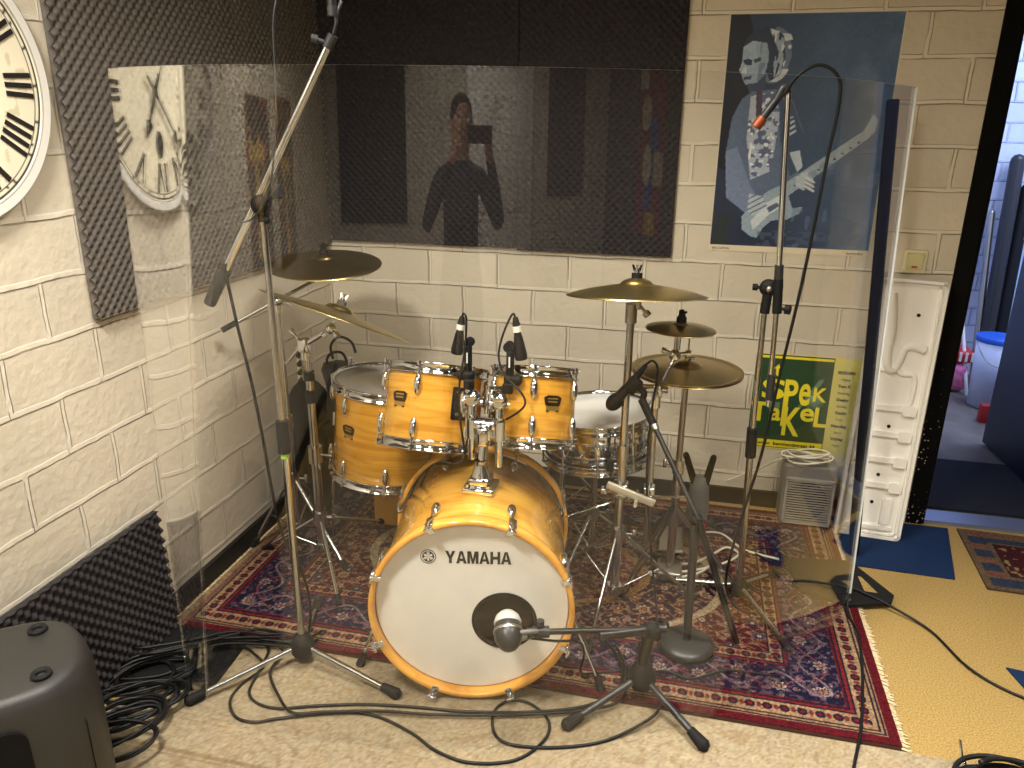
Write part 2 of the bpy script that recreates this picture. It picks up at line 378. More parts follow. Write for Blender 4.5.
# hall behind the doorway
mb = MB(); mb.box((1.9, 4.25, -.02), (2.4, 2.2, .04)); struct(mb, 'floor_hall', 'concrete')
mb = MB(); mb.box((1.9, 5.3, 1.3), (2.6, .1, 2.6)); struct(mb, 'wall_hall_back', 'wall_h')
mb = MB(); mb.box((.93, 4.2, 1.3), (.1, 2.05, 2.6)); struct(mb, 'wall_hall_left', 'wall_h')
mb = MB(); mb.box((3.0, 4.2, 1.3), (.1, 2.2, 2.6)); struct(mb, 'wall_hall_right', 'wall_h')
mb = MB(); mb.box((1.9, 4.25, 2.63), (2.4, 2.2, .06)); struct(mb, 'ceiling_hall', 'ceil')
# open navy door leaf
t = thing('door_1', 'navy painted door standing open into the passage', 'door', (1.53, 3.2, 0))
mb = MB(); mb.box((1.535, 3.595, 1.01), (.04, .80, 1.99), 0, Matrix.Rotation(radians(3), 3, 'Z'), bev=.003); mb.build('door_leaf', 'doornavy', t)
mb = MB()
for s in (-1,1):
    mb.cyl((1.52,3.93,1.03),(1.52+s*.055,3.93,1.03),.009,m=0); mb.cyl((1.52+s*.055,3.93,1.03),(1.52+s*.055,3.82,1.03),.009,m=0)
mb.build('handle', 'chrome', t)
t['kind'] = 'structure'

# ------------------------------------------------------------------ painted surfaces
def painted(mb_name, o, u, v, w, W, Hh, step, fn, th, material, label=None, cat=None, parent=None, group=None):
    nu = int(W/step)+1; nv = int(Hh/step)+1
    uu = np.linspace(0, W, nu); vv = np.linspace(0, Hh, nv)
    U, Vv = np.meshgrid(uu, vv)
    col, hz = fn(U, Vv, W, Hh)
    o, u, v, w = [np.array(V(q)) for q in (o, u, v, w)]
    P = o + U[..., None]*u + Vv[..., None]*v + (th+hz)[..., None]*w
    P = P.reshape(-1, 3); n0 = len(P)
    # body edge: a skirt and a back
    ring = [(0,0),(W,0),(W,Hh),(0,Hh)]
    E = np.array([o+a*u+b*v+w*(th-.0006) for a, b in ring]+[o+a*u+b*v for a, b in ring])
    P = np.vstack([P, E]); c0 = P[:n0].mean(axis=0); c0 = c0 - w*th
    P = P-c0
    I = np.arange(nu*nv).reshape(nv, nu)
    F = np.stack([I[:-1,:-1], I[:-1,1:], I[1:,1:], I[1:,:-1]], -1).reshape(-1, 4)
    n = n0; extra = [[n,n+1,n+5,n+4],[n+1,n+2,n+6,n+5],[n+2,n+3,n+7,n+6],[n+3,n,n+4,n+7],[n+4,n+5,n+6,n+7]]
    me = bpy.data.meshes.new(mb_name); me.from_pydata(P.tolist(), [], F.tolist()+extra); me.materials.append(M[material])
    ca = me.color_attributes.new('Col', 'FLOAT_COLOR', 'POINT')
    C = np.ones((len(P), 4), dtype=np.float32)
    cl = col.reshape(-1, 3)/255.0; cl = np.clip(cl, 0, 1)
    cl = np.where(cl <= .04045, cl/12.92, ((cl+.055)/1.055)**2.4)
    C[:n0, :3] = cl; C[n0:, :3] = cl.mean(axis=0)
    ca.data.foreach_set('color', C.ravel()); me.update()
    ob = bpy.data.objects.new(mb_name, me); COL.objects.link(ob); ob.location = c0
    if parent is not None:
        ob.parent = parent; ob.matrix_world = Matrix.Translation(V(c0)); ob.location = V(c0)-ROOTM[parent.name].translation
        ROOTM[ob.name] = Matrix.Translation(V(c0))
    else: ROOTM[ob.name] = Matrix.Translation(V(c0))
    if label: ob['label'] = label; ob['category'] = cat
    if group: ob['group'] = group
    return ob
def vnoise(x, y, seed=0):
    xi = np.floor(x).astype(int); yi = np.floor(y).astype(int); xf = x-xi; yf = y-yi
    def h(a, b):
        n = (a*374761393 + b*668265263 + seed*1442695041) & 0x7fffffff
        n = (n ^ (n >> 13))*1274126177 & 0x7fffffff
        return ((n ^ (n >> 16)) & 0xffff)/65535.0
    xf = xf*xf*(3-2*xf); yf = yf*yf*(3-2*yf)
    return (h(xi,yi)*(1-xf)+h(xi+1,yi)*xf)*(1-yf)+(h(xi,yi+1)*(1-xf)+h(xi+1,yi+1)*xf)*yf
def put(col, mask, rgb, a=1.0):
    m = (mask*a)[..., None] if mask.dtype != bool else (mask.astype(float)*a)[..., None]
    col[:] = col*(1-m)+np.array(rgb, float)*m
def rosettes(col, U, Vv, px, py, R, pal, n=8, jit=.25, seed=1, mask=None):
    # lattice of flowers
    gx = np.floor(U/px); gy = np.floor(Vv/py)
    rs = np.random.RandomState(seed)
    jx = rs.uniform(-jit, jit, (64, 64)); jy = rs.uniform(-jit, jit, (64, 64)); jr = rs.uniform(.7, 1.15, (64, 64)); jp = rs.randint(0, len(pal), (64, 64))
    ix = gx.astype(int) % 64; iy = gy.astype(int) % 64
    cx = (gx+.5+jx[ix, iy])*px; cy = (gy+.5+jy[ix, iy])*py; rr = R*jr[ix, iy]
    d = np.hypot(U-cx, Vv-cy); th = np.arctan2(Vv-cy, U-cx); e = rr*(.8+.2*np.cos(n*th))
    if mask is None: mask = np.ones_like(U, bool)
    k = jp[ix, iy]
    for q, (c1, c2, c3) in enumerate(pal):
        mq = mask & (k == q)
        put(col, mq & (d < e), c1); put(col, mq & (d < e*.68), c2); put(col, mq & (d < e*.34), c3)
    return d
def oriental(U, Vv, W, H):
    col = np.zeros(U.shape+(3,)); col[:] = (104,30,36)
    d = np.minimum(np.minimum(U, W-U), np.minimum(Vv, H-Vv))
    alongx = (np.minimum(Vv, H-Vv) <= np.minimum(U, W-U)); s = np.where(alongx, U, Vv)
    # field
    fld = d >= .30
    cream = (206,178,138); navy = (30,28,56); crim = (134,22,32); gold = (176,128,74); rose = (160,84,78); purple = (66,40,66); blue = (84,84,116)
    pal = [(cream, crim, gold), (navy, cream, rose), (rose, navy, cream), (gold, crim, cream), (blue, navy, cream)]
    med = ((U-W/2)/.62)**2+((Vv-H/2)/.36)**2
    put(col, fld & (med < 1.0), (54,22,44)); put(col, fld & (med < .35), (120,28,36))
    vine = np.abs(np.sin(U*52+2.2*np.sin(Vv*40))*np.sin(Vv*58+2.0*np.sin(U*46)))
    put(col, fld & (vine < .10), (170,126,92)); put(col, fld & (vine > .93), (40,24,48))
    v2 = vnoise(U*90, Vv*90, 5); put(col, fld & (v2 > .70), (186,140,112), .8); put(col, fld & (v2 < .2), (50,20,36), .8)
    rosettes(col, U, Vv, .072, .066, .021, pal, 8, .28, 3, fld)
    put(col, fld & (np.abs(med-1.0) < .05), cream); put(col, fld & (np.abs(med-.35) < .03), gold)
    # main border: navy
    mbm = (d >= .115) & (d < .25); put(col, mbm, navy)
    dd = (d-.1825)/.0675
    wv = np.abs(dd-.55*np.sin(s*2*pi/.22)); put(col, mbm & (wv < .07), (150,126,130)); put(col, mbm & (wv > .9) & (wv < 1.0), purple)
    w2 = np.abs(dd+.5*np.sin(s*2*pi/.22+.6)); put(col, mbm & (w2 < .05), (150,70,76))
    ph = (s/.11) % 1.0-.5; k = np.floor(s/.11).astype(int) % 3
    r = np.hypot(ph*.11, (dd*.0675)-(.022*np.where(k == 0, 1, -1))); th = np.arctan2(dd*.0675-.022*np.where(k == 0, 1, -1), ph*.11)
    e = .021*(.8+.2*np.cos(7*th))
    rosettes(col, U, Vv, .044, .044, .012, [((150,120,120),(70,30,60),gold),((90,70,110),navy,cream),((120,36,48),navy,gold)], 6, .3, 9, mbm & (r > e)); v4 = vnoise(U*110, Vv*110, 21); put(col, mbm & (v4 > .7) & (r > e), (120,90,110), .7); put(col, mbm & (r < e), (190,172,156)); put(col, mbm & (r < e*.7), (96,50,84)); put(col, mbm & (r < e*.35), gold)
    v3 = vnoise(U*70+9, Vv*70, 8); put(col, mbm & (v3 > .78), (150,110,120), .8)
    # guards
    for a, b_, base in ((.045, .095, (190,150,110)), (.262, .30, (186,142,100))):
        g = (d >= a) & (d < b_); put(col, g, base); mid = (a+b_)/2
        q = (s/.045) % 1.0-.5; rr = np.hypot(q*.045, d-mid); put(col, g & (rr < .014), (40,34,54)); put(col, g & (rr < .006), crim)
        q2 = ((s/.045+.5) % 1.0)-.5; rr = np.hypot(q2*.045*1.5, d-mid); put(col, g & (rr < .010), (140,50,50))
    for a in (.042, .095, .108, .25, .262, .30): put(col, np.abs(d-a) < .0028, (34,26,46))
    put(col, (d >= .097) & (d < .106), (140,36,44)); put(col, (d >= .252) & (d < .260), (140,36,44))
    put(col, d < .040, (112,20,32)); put(col, (d > .026) & (d < .040), (176,140,104)); put(col, (d > .030) & (d < .036), (60,30,50)); put(col, (U < .04), (150,104,80)); put(col, (U < .022), (176,146,110))
    nz = .50+.40*vnoise(U*260, Vv*260, 2); col *= nz[..., None]; g_ = col.mean(axis=-1, keepdims=True); col = col*.95+g_*.05
    return col, .0022*vnoise(U*120, Vv*120, 4)
RX0, RX1, RY0, RY1 = -1.475, .625, 1.735, 2.965
rugt = thing('oriental_rug', 'dark red oriental rug under the drum kit with navy floral border', 'rug', ((RX0+RX1)/2, (RY0+RY1)/2, 0))
painted('pile', (RX0, RY0, .002), (1,0,0), (0,1,0), (0,0,1), RX1-RX0, RY1-RY0, .0028, oriental, .012, 'vc_rug', parent=rugt)
mb = MB(); rs = random.Random(3)
y = RY0
while y < RY1:
    for k in range(1): mb.tube([(RX1-.002, y, .009), (RX1+.010, y+rs.uniform(-.003,.003), .006), (RX1+rs.uniform(.015,.028), y+rs.uniform(-.006,.006), .003)], .0016, n=4, res=2)
    mb.tube([(RX0+.002, y, .009), (RX0-.008, y+rs.uniform(-.003,.003), .006), (RX0-rs.uniform(.012,.022), y+rs.uniform(-.006,.006), .003)], .0018, n=4, res=2)
    y += .0055
o = mb.build('fringe', mat('fringe_wool', (225,205,165), .95), rugt); o['label'] = 'short cream fringe along the two short edges'; o['kind'] = 'stuff'
def beige(U, Vv, W, H):
    col = np.zeros(U.shape+(3,)); col[:] = (190,172,140)
    X = U-1.42; Y = Vv+.2
    d = np.minimum(X+1.42, np.minimum(1.745-Y, 1e9))     # from left/back edge
    inner = (X > -1.17) & (Y < 1.443)
    # border pattern: sandy leaf scrolls
    n1 = vnoise(U*9+3*vnoise(U*5, Vv*5, 1), Vv*9, 2); n2 = vnoise(U*22, Vv*22, 7)
    ln = np.abs(np.sin(U*30+3*n1*6)*np.sin(Vv*30+n1*16)); b = ~inner
    put(col, b & (ln < .10), (168,140,104), .65); put(col, b & (n2 > .72), (186,164,126), .45); put(col, b & (ln > .96), (216,196,160), .5)
    put(col, b & (np.abs(d-.05) < .004), (158,132,98), .8); put(col, b & (np.abs(d-.065) < .003), (158,132,98), .6)
    put(col, b & (np.abs(d-.235) < .003), (158,132,98), .8)
    put(col, inner, (200,182,148)); n3 = np.abs(np.sin((U+Vv)*20+vnoise(U*6, Vv*6, 3)*9)); put(col, inner & (n3 < .08), (198,174,136), .6)
    e1 = np.maximum(np.abs(X+1.17)-.004, 0) + (Y > 1.45)*9; e2 = np.maximum(np.abs(Y-1.443)-.004, 0)+(X < -1.175)*9
    put(col, (e1 < .001) | (e2 < .001), (160,132,98), .8)
    col *= (.71+.20*vnoise(U*200, Vv*200, 3))[..., None]; col *= (.94+.1*vnoise(U*5, Vv*5, 9))[..., None]
    wr = .004*np.maximum(0, np.sin(Vv*26+2*vnoise(U*3, Vv*2, 4)))*vnoise(U*4, Vv*4, 6)
    return col, .0015*vnoise(U*120, Vv*120, 4)+wr*0.0
painted('beige_rug', (-1.42, -.2, .0), (1,0,0), (0,1,0), (0,0,1), 3.0, 1.925, .006, beige, .008, 'vc_rug', 'pale beige scroll-patterned rug in front of the drum kit', 'rug')
def smallrug(U, Vv, W, H):
    col = np.zeros(U.shape+(3,)); col[:] = (58,24,26); d = np.minimum(np.minimum(U, W-U), np.minimum(Vv, H-Vv))
    put(col, d < .10, (92,74,56)); q = ((Vv/.10) % 1-.5); put(col, (d < .085) & (d > .02) & (np.abs(q) < .28) & (U < W/2), (44,50,66)); put(col, (d < .085) & (d > .02) & (np.abs(q) > .4), (110,62,50))
    v = vnoise(U*60, Vv*60, 5); put(col, (d >= .10) & (v > .68), (150,128,84), .8); put(col, np.abs(d-.10) < .004, (30,20,20))
    col *= (.8+.4*vnoise(U*200, Vv*200, 3))[..., None]
    return col, .001*vnoise(U*100, Vv*100, 4)
a = radians(-2)
painted('door_rug', (1.085, 2.585, 0), (cos(a), sin(a), 0), (-sin(a)+.02, cos(a), 0), (0,0,1), .72, .43, .005, smallrug, .007, 'vc_rug', 'small dark brown patterned rug in front of the doorway', 'rug')
mb = MB(); mb.prism([(.62,2.635),(.995,2.624),(1.075,3.01),(.64,3.01)], (0,0,0), (1,0,0), (0,1,0), (0,0,1), .005); single(mb, 'carpet_tile', 'navy', 'large navy carpet piece on the mustard floor beside the white panel', 'carpet', 'navy carpet pieces in the mustard floor')
mb = MB(); mb.prism([(1.0,2.15),(1.32,2.10),(1.34,1.86),(1.055,1.90)], (0,0,0), (1,0,0), (0,1,0), (0,0,1), .005); single(mb, 'carpet_tile', 'navy', 'navy carpet corner at the right edge of the photo, by the loose cable', 'carpet', 'navy carpet pieces in the mustard floor')
mb = MB(); mb.box((1.27, 3.45, .006), (.56, .54, .012)); single(mb, 'doormat', 'mat_navy', 'dark navy doormat just inside the passage doorway', 'mat')

# ------------------------------------------------------------------ acoustic foam
def foam_panel(name, o, u, v, w, W, H, label, material='foam', pitch=.0215, amp=.010, base=.012, group='acoustic foam panels', per=6, pits=True):
    nu = int(W/pitch*per); nv = int(H/pitch*per)
    U, Vv = np.meshgrid(np.linspace(0, W, nu+1), np.linspace(0, H, nv+1))
    k = pi/pitch
    cc_ = .5+.5*np.cos(U*k*1.4)*np.cos(Vv*k*1.4); hgt = base+amp*((1-(1-cc_)**2.6) if pits else cc_**1.1)
    o_, u_, v_, w_ = [np.array(V(q)) for q in (o, u, v, w)]
    P = o_+U[..., None]*u_+Vv[..., None]*v_+hgt[..., None]*w_
    P = P.reshape(-1, 3); n0 = len(P); I = np.arange(n0).reshape(nv+1, nu+1)
    F = np.stack([I[:-1,:-1], I[:-1,1:], I[1:,1:], I[1:,:-1]], -1).reshape(-1, 4).tolist()
    per_ = list(I[0,:])+list(I[1:,-1])+list(I[-1,-2::-1])+list(I[-2:0:-1,0])
    B = P[per_]-(w_*((P[per_]-o_)@w_)[:, None]); P = np.vstack([P, B]); m = len(per_)
    for i in range(m): F.append([int(per_[i]), int(per_[(i+1) % m]), n0+(i+1) % m, n0+i])
    F.append(list(range(n0, n0+m))[::-1])
    c = P.mean(axis=0); c[2] = P[:, 2].min(); P = P-c
    me = bpy.data.meshes.new(name); me.from_pydata(P.tolist(), [], F); me.materials.append(M[material])
    me.polygons.foreach_set('use_smooth', [True]*(len(F)-1)+[False]); me.update()
    ob = bpy.data.objects.new(name, me); COL.objects.link(ob); ob.location = c
    ob['label'] = label; ob['category'] = 'foam panel'
    if group: ob['group'] = group
    return ob
foam_panel('acoustic_foam_panel', (XL+.002, 1.665, 1.0), (0,1,0), (0,0,1), (1,0,0), YB-1.665-.003, 1.3, 'grey egg-crate foam panel on the left wall beside the clock')
foam_panel('acoustic_foam_panel', (-.685, YB-.002, 1.022), (-1,0,0), (0,0,1), (0,-1,0), .80, 1.3, 'dark egg-crate foam panel in the corner of the back wall', 'foam_dark')
foam_panel('acoustic_foam_panel', (-.075, YB-.002, 1.016), (-1,0,0), (0,0,1), (0,-1,0), .606, 1.3, 'dark egg-crate foam panel on the back wall nearest the guitarist poster', 'foam_dark')
lv = V((-.035, 0, 1)).normalized()
foam_panel('acoustic_foam_panel', (XL+.05, 1.73, .004), (0,-1,0), lv, V((1,0,.035)).normalized(), .98, .405, 'black egg-crate foam panel standing on the floor behind the loudspeaker', 'foam_dark', pitch=.024, amp=.014, pits=False)
foam_panel('acoustic_foam_panel', (.95, YF, .9), (-.999,0,0), (0,0,1), (0,1,0), .02, .02, 'x') if False else None

# ------------------------------------------------------------------ wall clock
def clockface(U, Vv, W, H):
    col = np.zeros(U.shape+(3,)); col[:] = (238,228,200); X = U-W/2; Y = Vv-H/2; r = np.hypot(X, Y); R = W/2
    n = vnoise(U*60, Vv*60, 3); n2 = vnoise(U*9, Vv*9, 4)
    put(col, n > .80, (190,172,138), .45); col *= (.95+.07*n2)[..., None]
    put(col, np.abs(r-.895*R) < .0016, (60,60,66)); put(col, np.abs(r-.855*R) < .0016, (60,60,66))
    th = np.arctan2(X, Y); q = (th/(2*pi)*60) % 1.0; q = np.minimum(q, 1-q)
    put(col, (q*(2*pi*r/60) < .0012) & (r > .855*R) & (r < .895*R), (40,40,46))
    q5 = (th/(2*pi)*12) % 1.0; q5 = np.minimum(q5, 1-q5); put(col, (q5*(2*pi*r/12) < .004) & (r > .85*R) & (r < .875*R), (30,34,46))
    put(col, r > .915*R, (226,222,214)); put(col, np.abs(r-.92*R) < .0012, (120,118,112)); put(col, r > .992*R, (90,86,80))
    return col, np.where(r > .915*R, .004, 0.0)
CY, CZ, CR = 1.333, 1.568, .29
clk = thing('wall_clock', 'large round cream wall clock with roman numerals on the left wall', 'clock', (XL, CY, CZ-CR))
CM = Matrix(((0,0,1,XL),(1,0,0,CY),(0,1,0,CZ),(0,0,0,1)))  # local x->+Y, y->+Z, z->+X
def clockdisc():
    # disc grid with painted colours
    n = 260; nr = 110; ths = np.linspace(0, 2*pi, n, endpoint=False); rr = np.linspace(0.0005, CR, nr)
    T, Rr = np.meshgrid(ths, rr); X = Rr*np.cos(T); Y = Rr*np.sin(T)
    col, hz = clockface(X+CR, Y+CR, 2*CR, 2*CR)
    P = np.stack([np.full_like(X, .022)+hz, X, Y], -1).reshape(-1, 3); I = np.arange(n*nr).reshape(nr, n)
    F = []
    J = np.roll(I, -1, axis=1)
    F = np.stack([I[:-1], J[:-1], J[1:], I[1:]], -1).reshape(-1, 4).tolist()
    b0 = len(P); edge = P[-n:].copy(); edge[:, 0] = 0.0; P = np.vstack([P, edge])
    for i in range(n): F.append([int(I[-1,i]), int(I[-1,(i+1) % n]), b0+(i+1) % n, b0+i])
    F.append([int(x) for x in I[0,:]][::-1])
    F.append(list(range(b0, b0+n))[::-1])
    P = P + np.array([0, 0, CR])
    me = bpy.data.meshes.new('dial'); me.from_pydata(P.tolist(), [], F); me.materials.append(M['vc_clock'])
    ca = me.color_attributes.new('Col', 'FLOAT_COLOR', 'POINT'); C = np.ones((len(P), 4), np.float32); C[:, :3] = .7
    cl = np.clip(col.reshape(-1, 3)/255, 0, 1)**2.2; C[:b0, :3] = cl; C[b0:, :3] = (.5,.48,.42); ca.data.foreach_set('color', C.ravel())
    ob = bpy.data.objects.new('dial', me); COL.objects.link(ob); ob.parent = clk; ROOTM[ob.name] = ROOTM[clk.name]
    return ob
dial = clockdisc()
def cl_pt(x, y, z=.0235): return V((XL+z, CY+x, CZ+y))
NUM = {1:'I',2:'II',3:'III',4:'IIII',5:'V',6:'VI',7:'VII',8:'VIII',9:'IX',10:'X',11:'XI',12:'XII'}
def cbar(mb, a, b, w, m=0, h=.001):
    a = V((a[0], a[1], 0)); b = V((b[0], b[1], 0)); d = (b-a).normalized(); n = V((-d.y, d.x, 0))*w/2
    mb.prism([(q.x, q.y) for q in (a-n, b-n, b+n, a+n)], cl_pt(0,0), (0,1,0), (0,0,1), (1,0,0), h, m)
for h, s in NUM.items():
    numer = MB()
    th = 2*pi*h/12; rad = V((sin(th), cos(th))); tan = V((cos(th), -sin(th)))
    widths = {'I':.020, 'V':.042, 'X':.042}; tot = sum(widths[c] for c in s); x = -tot/2
    r0, r1 = .585*CR, .835*CR
    for c in s:
        w = widths[c]; xc = x+w/2; x += w
        def P(tt, rr): q = tan*tt+rad*rr; return (q.x, q.y)
        if c == 'I': cbar(numer, P(xc*.9, r0), P(xc*1.1, r1), .0105)
        elif c == 'V': cbar(numer, P(xc-.018, r1), P(xc, r0), .0125); cbar(numer, P(xc+.018, r1), P(xc, r0), .005)
        else: cbar(numer, P(xc-.018, r1), P(xc+.016, r0), .0125); cbar(numer, P(xc+.018, r1), P(xc-.016, r0), .005)
    numer.build('numeral', 'ink', clk)

for ang, ln, w, nm in ((150, .13, .011, 'hour_hand'), (222, .205, .008, 'minute_hand'), (-35, .22, .003, 'second_hand')):
    mb = MB(); t = radians(ang); d = (sin(t), cos(t)); h0 = CR*0
    def Q(s_, o_=0): return (d[0]*s_+d[1]*o_, d[1]*s_-d[0]*o_)
    poly = [Q(-.05,-w*.6), Q(ln*.6,-w*.5), Q(ln*.66,-w*1.7), Q(ln*.8,-w*.8), Q(ln,0), Q(ln*.8,w*.8), Q(ln*.66,w*1.7), Q(ln*.6,w*.5), Q(-.05,w*.6)]
    mb.prism(poly, cl_pt(0,0,.030), (0,1,0), (0,0,1), (1,0,0), .0015); mb.build(nm, 'matt', clk)
mb = MB(); mb.cyl(cl_pt(0,0,.022), cl_pt(0,0,.036), .012); mb.build('hub', 'greyd', clk)
mb = MB(); mb.prism([(.020*cos(q*pi/12), -.125+.034*sin(q*pi/12)) for q in range(24)], cl_pt(0,0), (0,1,0), (0,0,1), (1,0,0), .001); mb.build('window', 'matt', clk)

# ------------------------------------------------------------------ drums
def bang(t, r): return V((r*cos(t), r*sin(t), 0))
def hoop_profile(r, z, up=1):
    # flanged steel hoop hugging radius r; z = bearing edge, spreads 'up'
    return [(r+.002, z-.016*up), (r+.011, z-.018*up), (r+.012, z-.014*up), (r+.005, z-.012*up), (r+.005, z+.006*up), (r+.012, z+.010*up), (r+.013, z+.014*up), (r+.004, z+.014*up), (r+.001, z+.006*up), (r+.001, z-.012*up), (r+.002, z-.016*up)]
def lug_mesh(mb, t, r, zc, zend, m=0):
    # teardrop casing + rod to hoop
    R = Matrix.Rotation(t, 3, 'Z')
    c = bang(t, r+.010)+V((0,0,zc)); mb.sph(c, 1, m, 12, (.011,.0115,.030), R)
    mb.cyl(bang(t, r-.002)+V((0,0,zc)), bang(t, r+.012)+V((0,0,zc)), .008, m=m, n=10)
    e = bang(t, r+.013)+V((0,0,zend)); mb.cyl(bang(t, r+.013)+V((0,0,zc)), e, .0032, m=m, n=8)
    s = 1 if zend > zc else -1
    mb.cyl(e, e+V((0,0,.012*s)), .0055, m=m, n=8); mb.box(e-V((0,0,.002*s))-bang(t,.004), (.016,.016,.006), m, R)
def drum(name, label, loc, R, r, h, nl, t0, badge_t, grp='maple drums', shell='wood_up', head='headf', snare=False):
    root = thing(name, label, 'drum', loc, R, grp); MX = ROOTM[root.name]
    def B(mb, nm, mats, par=root): return mb.build(nm, mats, par, world=False)
    mb = MB(); mb.lathe([(r, -.012), (r, -h+.012), (r-.007, -h+.005), (r-.007, -.005), (r, -.012)], n=72); B(mb, 'shell', shell)
    if snare:
        mb = MB()
        for z in (-.045, -h+.045): mb.lathe([(r, z-.004), (r+.002, z), (r, z+.004)], n=72)
        B(mb, 'shell_bead', 'chrome')
    mb = MB(); mb.lathe([(.0001, .0015), (r*.6, .0015), (r-.002, .001), (r+.001, -.004)], n=72); B(mb, 'batter_head', 'head' if snare else head)
    mb = MB(); mb.lathe([(.0001, -h-.0015), (r-.002, -h-.001), (r+.001, -h+.004)], n=72); B(mb, 'resonant_head', 'headf')
    mb = MB(); mb.lathe(hoop_profile(r, 0, 1), n=72); B(mb, 'hoop', 'chrome')
    mb = MB(); mb.lathe(hoop_profile(r, -h, -1), n=72); B(mb, 'hoop', 'chrome')
    for i in range(nl):
        t = t0+2*pi*i/nl
        if snare:
            mb = MB(); RR = Matrix.Rotation(t, 3, 'Z'); mb.box(bang(t, r+.010)+V((0,0,-h/2)), (.018,.018,.05), 0, RR, bev=.004)
            mb.cyl(bang(t, r+.013)+V((0,0,-h-.006)), bang(t, r+.013)+V((0,0,.012)), .003, n=8)
            for z in (.010, -h-.012): mb.cyl(bang(t, r+.013)+V((0,0,z)), bang(t, r+.013)+V((0,0,z+.008)), .0055, n=8)
            B(mb, 'lug', 'chrome')
        else:
            for zc, ze in ((-.050, .004), (-h+.050, -h-.004)):
                mb = MB(); lug_mesh(mb, t, r, zc, ze); B(mb, 'lug', 'chrome')
    if badge_t is not None:
        mb = MB(); t = badge_t; n_ = bang(t, 1); u = V((-sin(t), cos(t), 0)); c = bang(t, r+.0008)+V((0,0,-h*.44)); u = u*1.3
        mb.prism([(-.018,.0),(-.021,.018),(-.012,.024),(.012,.024),(.021,.018),(.018,.0),(.015,-.006),(-.015,-.006)], c, u, (0,0,1), n_, .002, 0)
        mb.prism([(-.015,-.008),(.015,-.008),(.015,-.018),(-.015,-.018)], c, u, (0,0,1), n_, .0015, 1)
        mb.prism([(-.015,-.018),(-.009,-.018),(-.009,-.022),(-.015,-.022)], c, u, (0,0,1), n_, .0018, 0)
        mb.prism([(.009,-.018),(.015,-.018),(.015,-.022),(.009,-.022)], c, u, (0,0,1), n_, .0018, 0)
        mb.prism([(-.012,.013),(.012,.013),(.012,.017),(-.012,.017)], c, u, (0,0,1), n_, .0025, 1)
        mb.prism([(-.011,.004),(.011,.004),(.011,.008),(-.011,.008)], c, u, (0,0,1), n_, .0025, 1)
        B(mb, 'badge', ['badge', 'gold'])
    return root
def tilt(tx, ty):   # tilt the up axis: toward +Y by tx, toward +X by ty (degrees)
    return rotz_to((sin(radians(ty)), sin(radians(tx)), cos(radians(tx))), (0,1,0)) if False else (Matrix.Rotation(-radians(tx), 3, 'X') @ Matrix.Rotation(radians(ty), 3, 'Y'))
CAMD = radians(-90)  # local angle that looks at the camera
TL = V((-.720, 2.12, .788)); TR = V((-.418, 2.12, .803))
tomL = drum('rack_tom', 'larger maple rack tom, left one of the pair above the bass drum', TL, tilt(20,1), .145, .225, 6, radians(-90-2), radians(-90-25))
tomR = drum('rack_tom', 'smaller maple rack tom, right one of the pair above the bass drum', TR, tilt(20,-2), .122, .205, 6, radians(-90+10), radians(-90+36))
ftom = drum('floor_tom', 'large maple floor tom tilted beside the bass drum on the left', (-.962,2.35,.652), tilt(3,4),   .192, .318, 8, radians(-90+18), radians(-90-24))
for i, (a, b_) in enumerate(((178, 0), (-28, 0), (62, 0))):
    t = radians(a); R3 = tilt(3,4); top = V((-.962,2.35,.652))+R3 @ (bang(t,.210)+V((0,0,-.12))); mid = V((-.962,2.35,.652))+R3 @ (bang(t,.210)+V((0,0,-.30)))
    ft = V((mid.x+cos(t)*.03, mid.y+sin(t)*.03, .014)); mb = MB(); mb.tube([top, mid, (mid+ft)/2+V((cos(t),sin(t),0))*.006, ft+V((0,0,.02))], .0055, n=8); lg = mb.build('leg', 'chrome', ftom)
    mb = MB(); mb.cyl(ft+V((0,0,0)), ft+V((0,0,.035)), .014, .009, n=12); mb.build('rubber_foot', 'rubber', lg)
    mb = MB(); mb.box(V((-.962,2.35,.652))+R3 @ (bang(t,.202)+V((0,0,-.17))), (.03,.03,.05), 0, R3 @ Matrix.Rotation(t, 3, 'Z'), bev=.004); mb.build('leg_bracket', 'chrome', ftom)
snare = drum('snare_drum', 'chrome snare drum with a white batter head behind the right rack tom', (-.262, 2.42, .582), tilt(0,-4), .180, .14, 10, radians(-83), None, None, 'chrome', 'head', True)

# bass drum
BC = V((-.487, 1.672, .287)); BAX = V((-sin(radians(-7)), -cos(radians(-7)), 0)).normalized()
BAX = V((.20, -.98, 0)).normalized()
BR = rotz_to(BAX); BRAD = .2535; BH = .43
bass = thing('bass_drum', 'big maple bass drum with a white front head and round port hole', 'drum', BC, BR, 'maple drums')
def BB(mb, nm, mats, par=None): return mb.build(nm, mats, par or bass, world=False)
mb = MB(); mb.lathe([(BRAD, -.010), (BRAD, -BH+.010), (BRAD-.009, -BH+.012), (BRAD-.009, -.012), (BRAD, -.010)], n=96); BB(mb, 'shell', 'wood_bass')
for nm, z0, z1 in (('hoop', -.006, .034), ('hoop', -BH-.034, -BH+.006)):
    mb = MB(); r0 = BRAD+.004
    mb.lathe([(r0, z0), (r0+.011, z0), (r0+.0135, z0+.004), (r0+.0135, z1-.004), (r0+.011, z1), (r0+.001, z1), (r0, z1-.002), (r0, z0)], n=96); BB(mb, nm, 'hoopw')
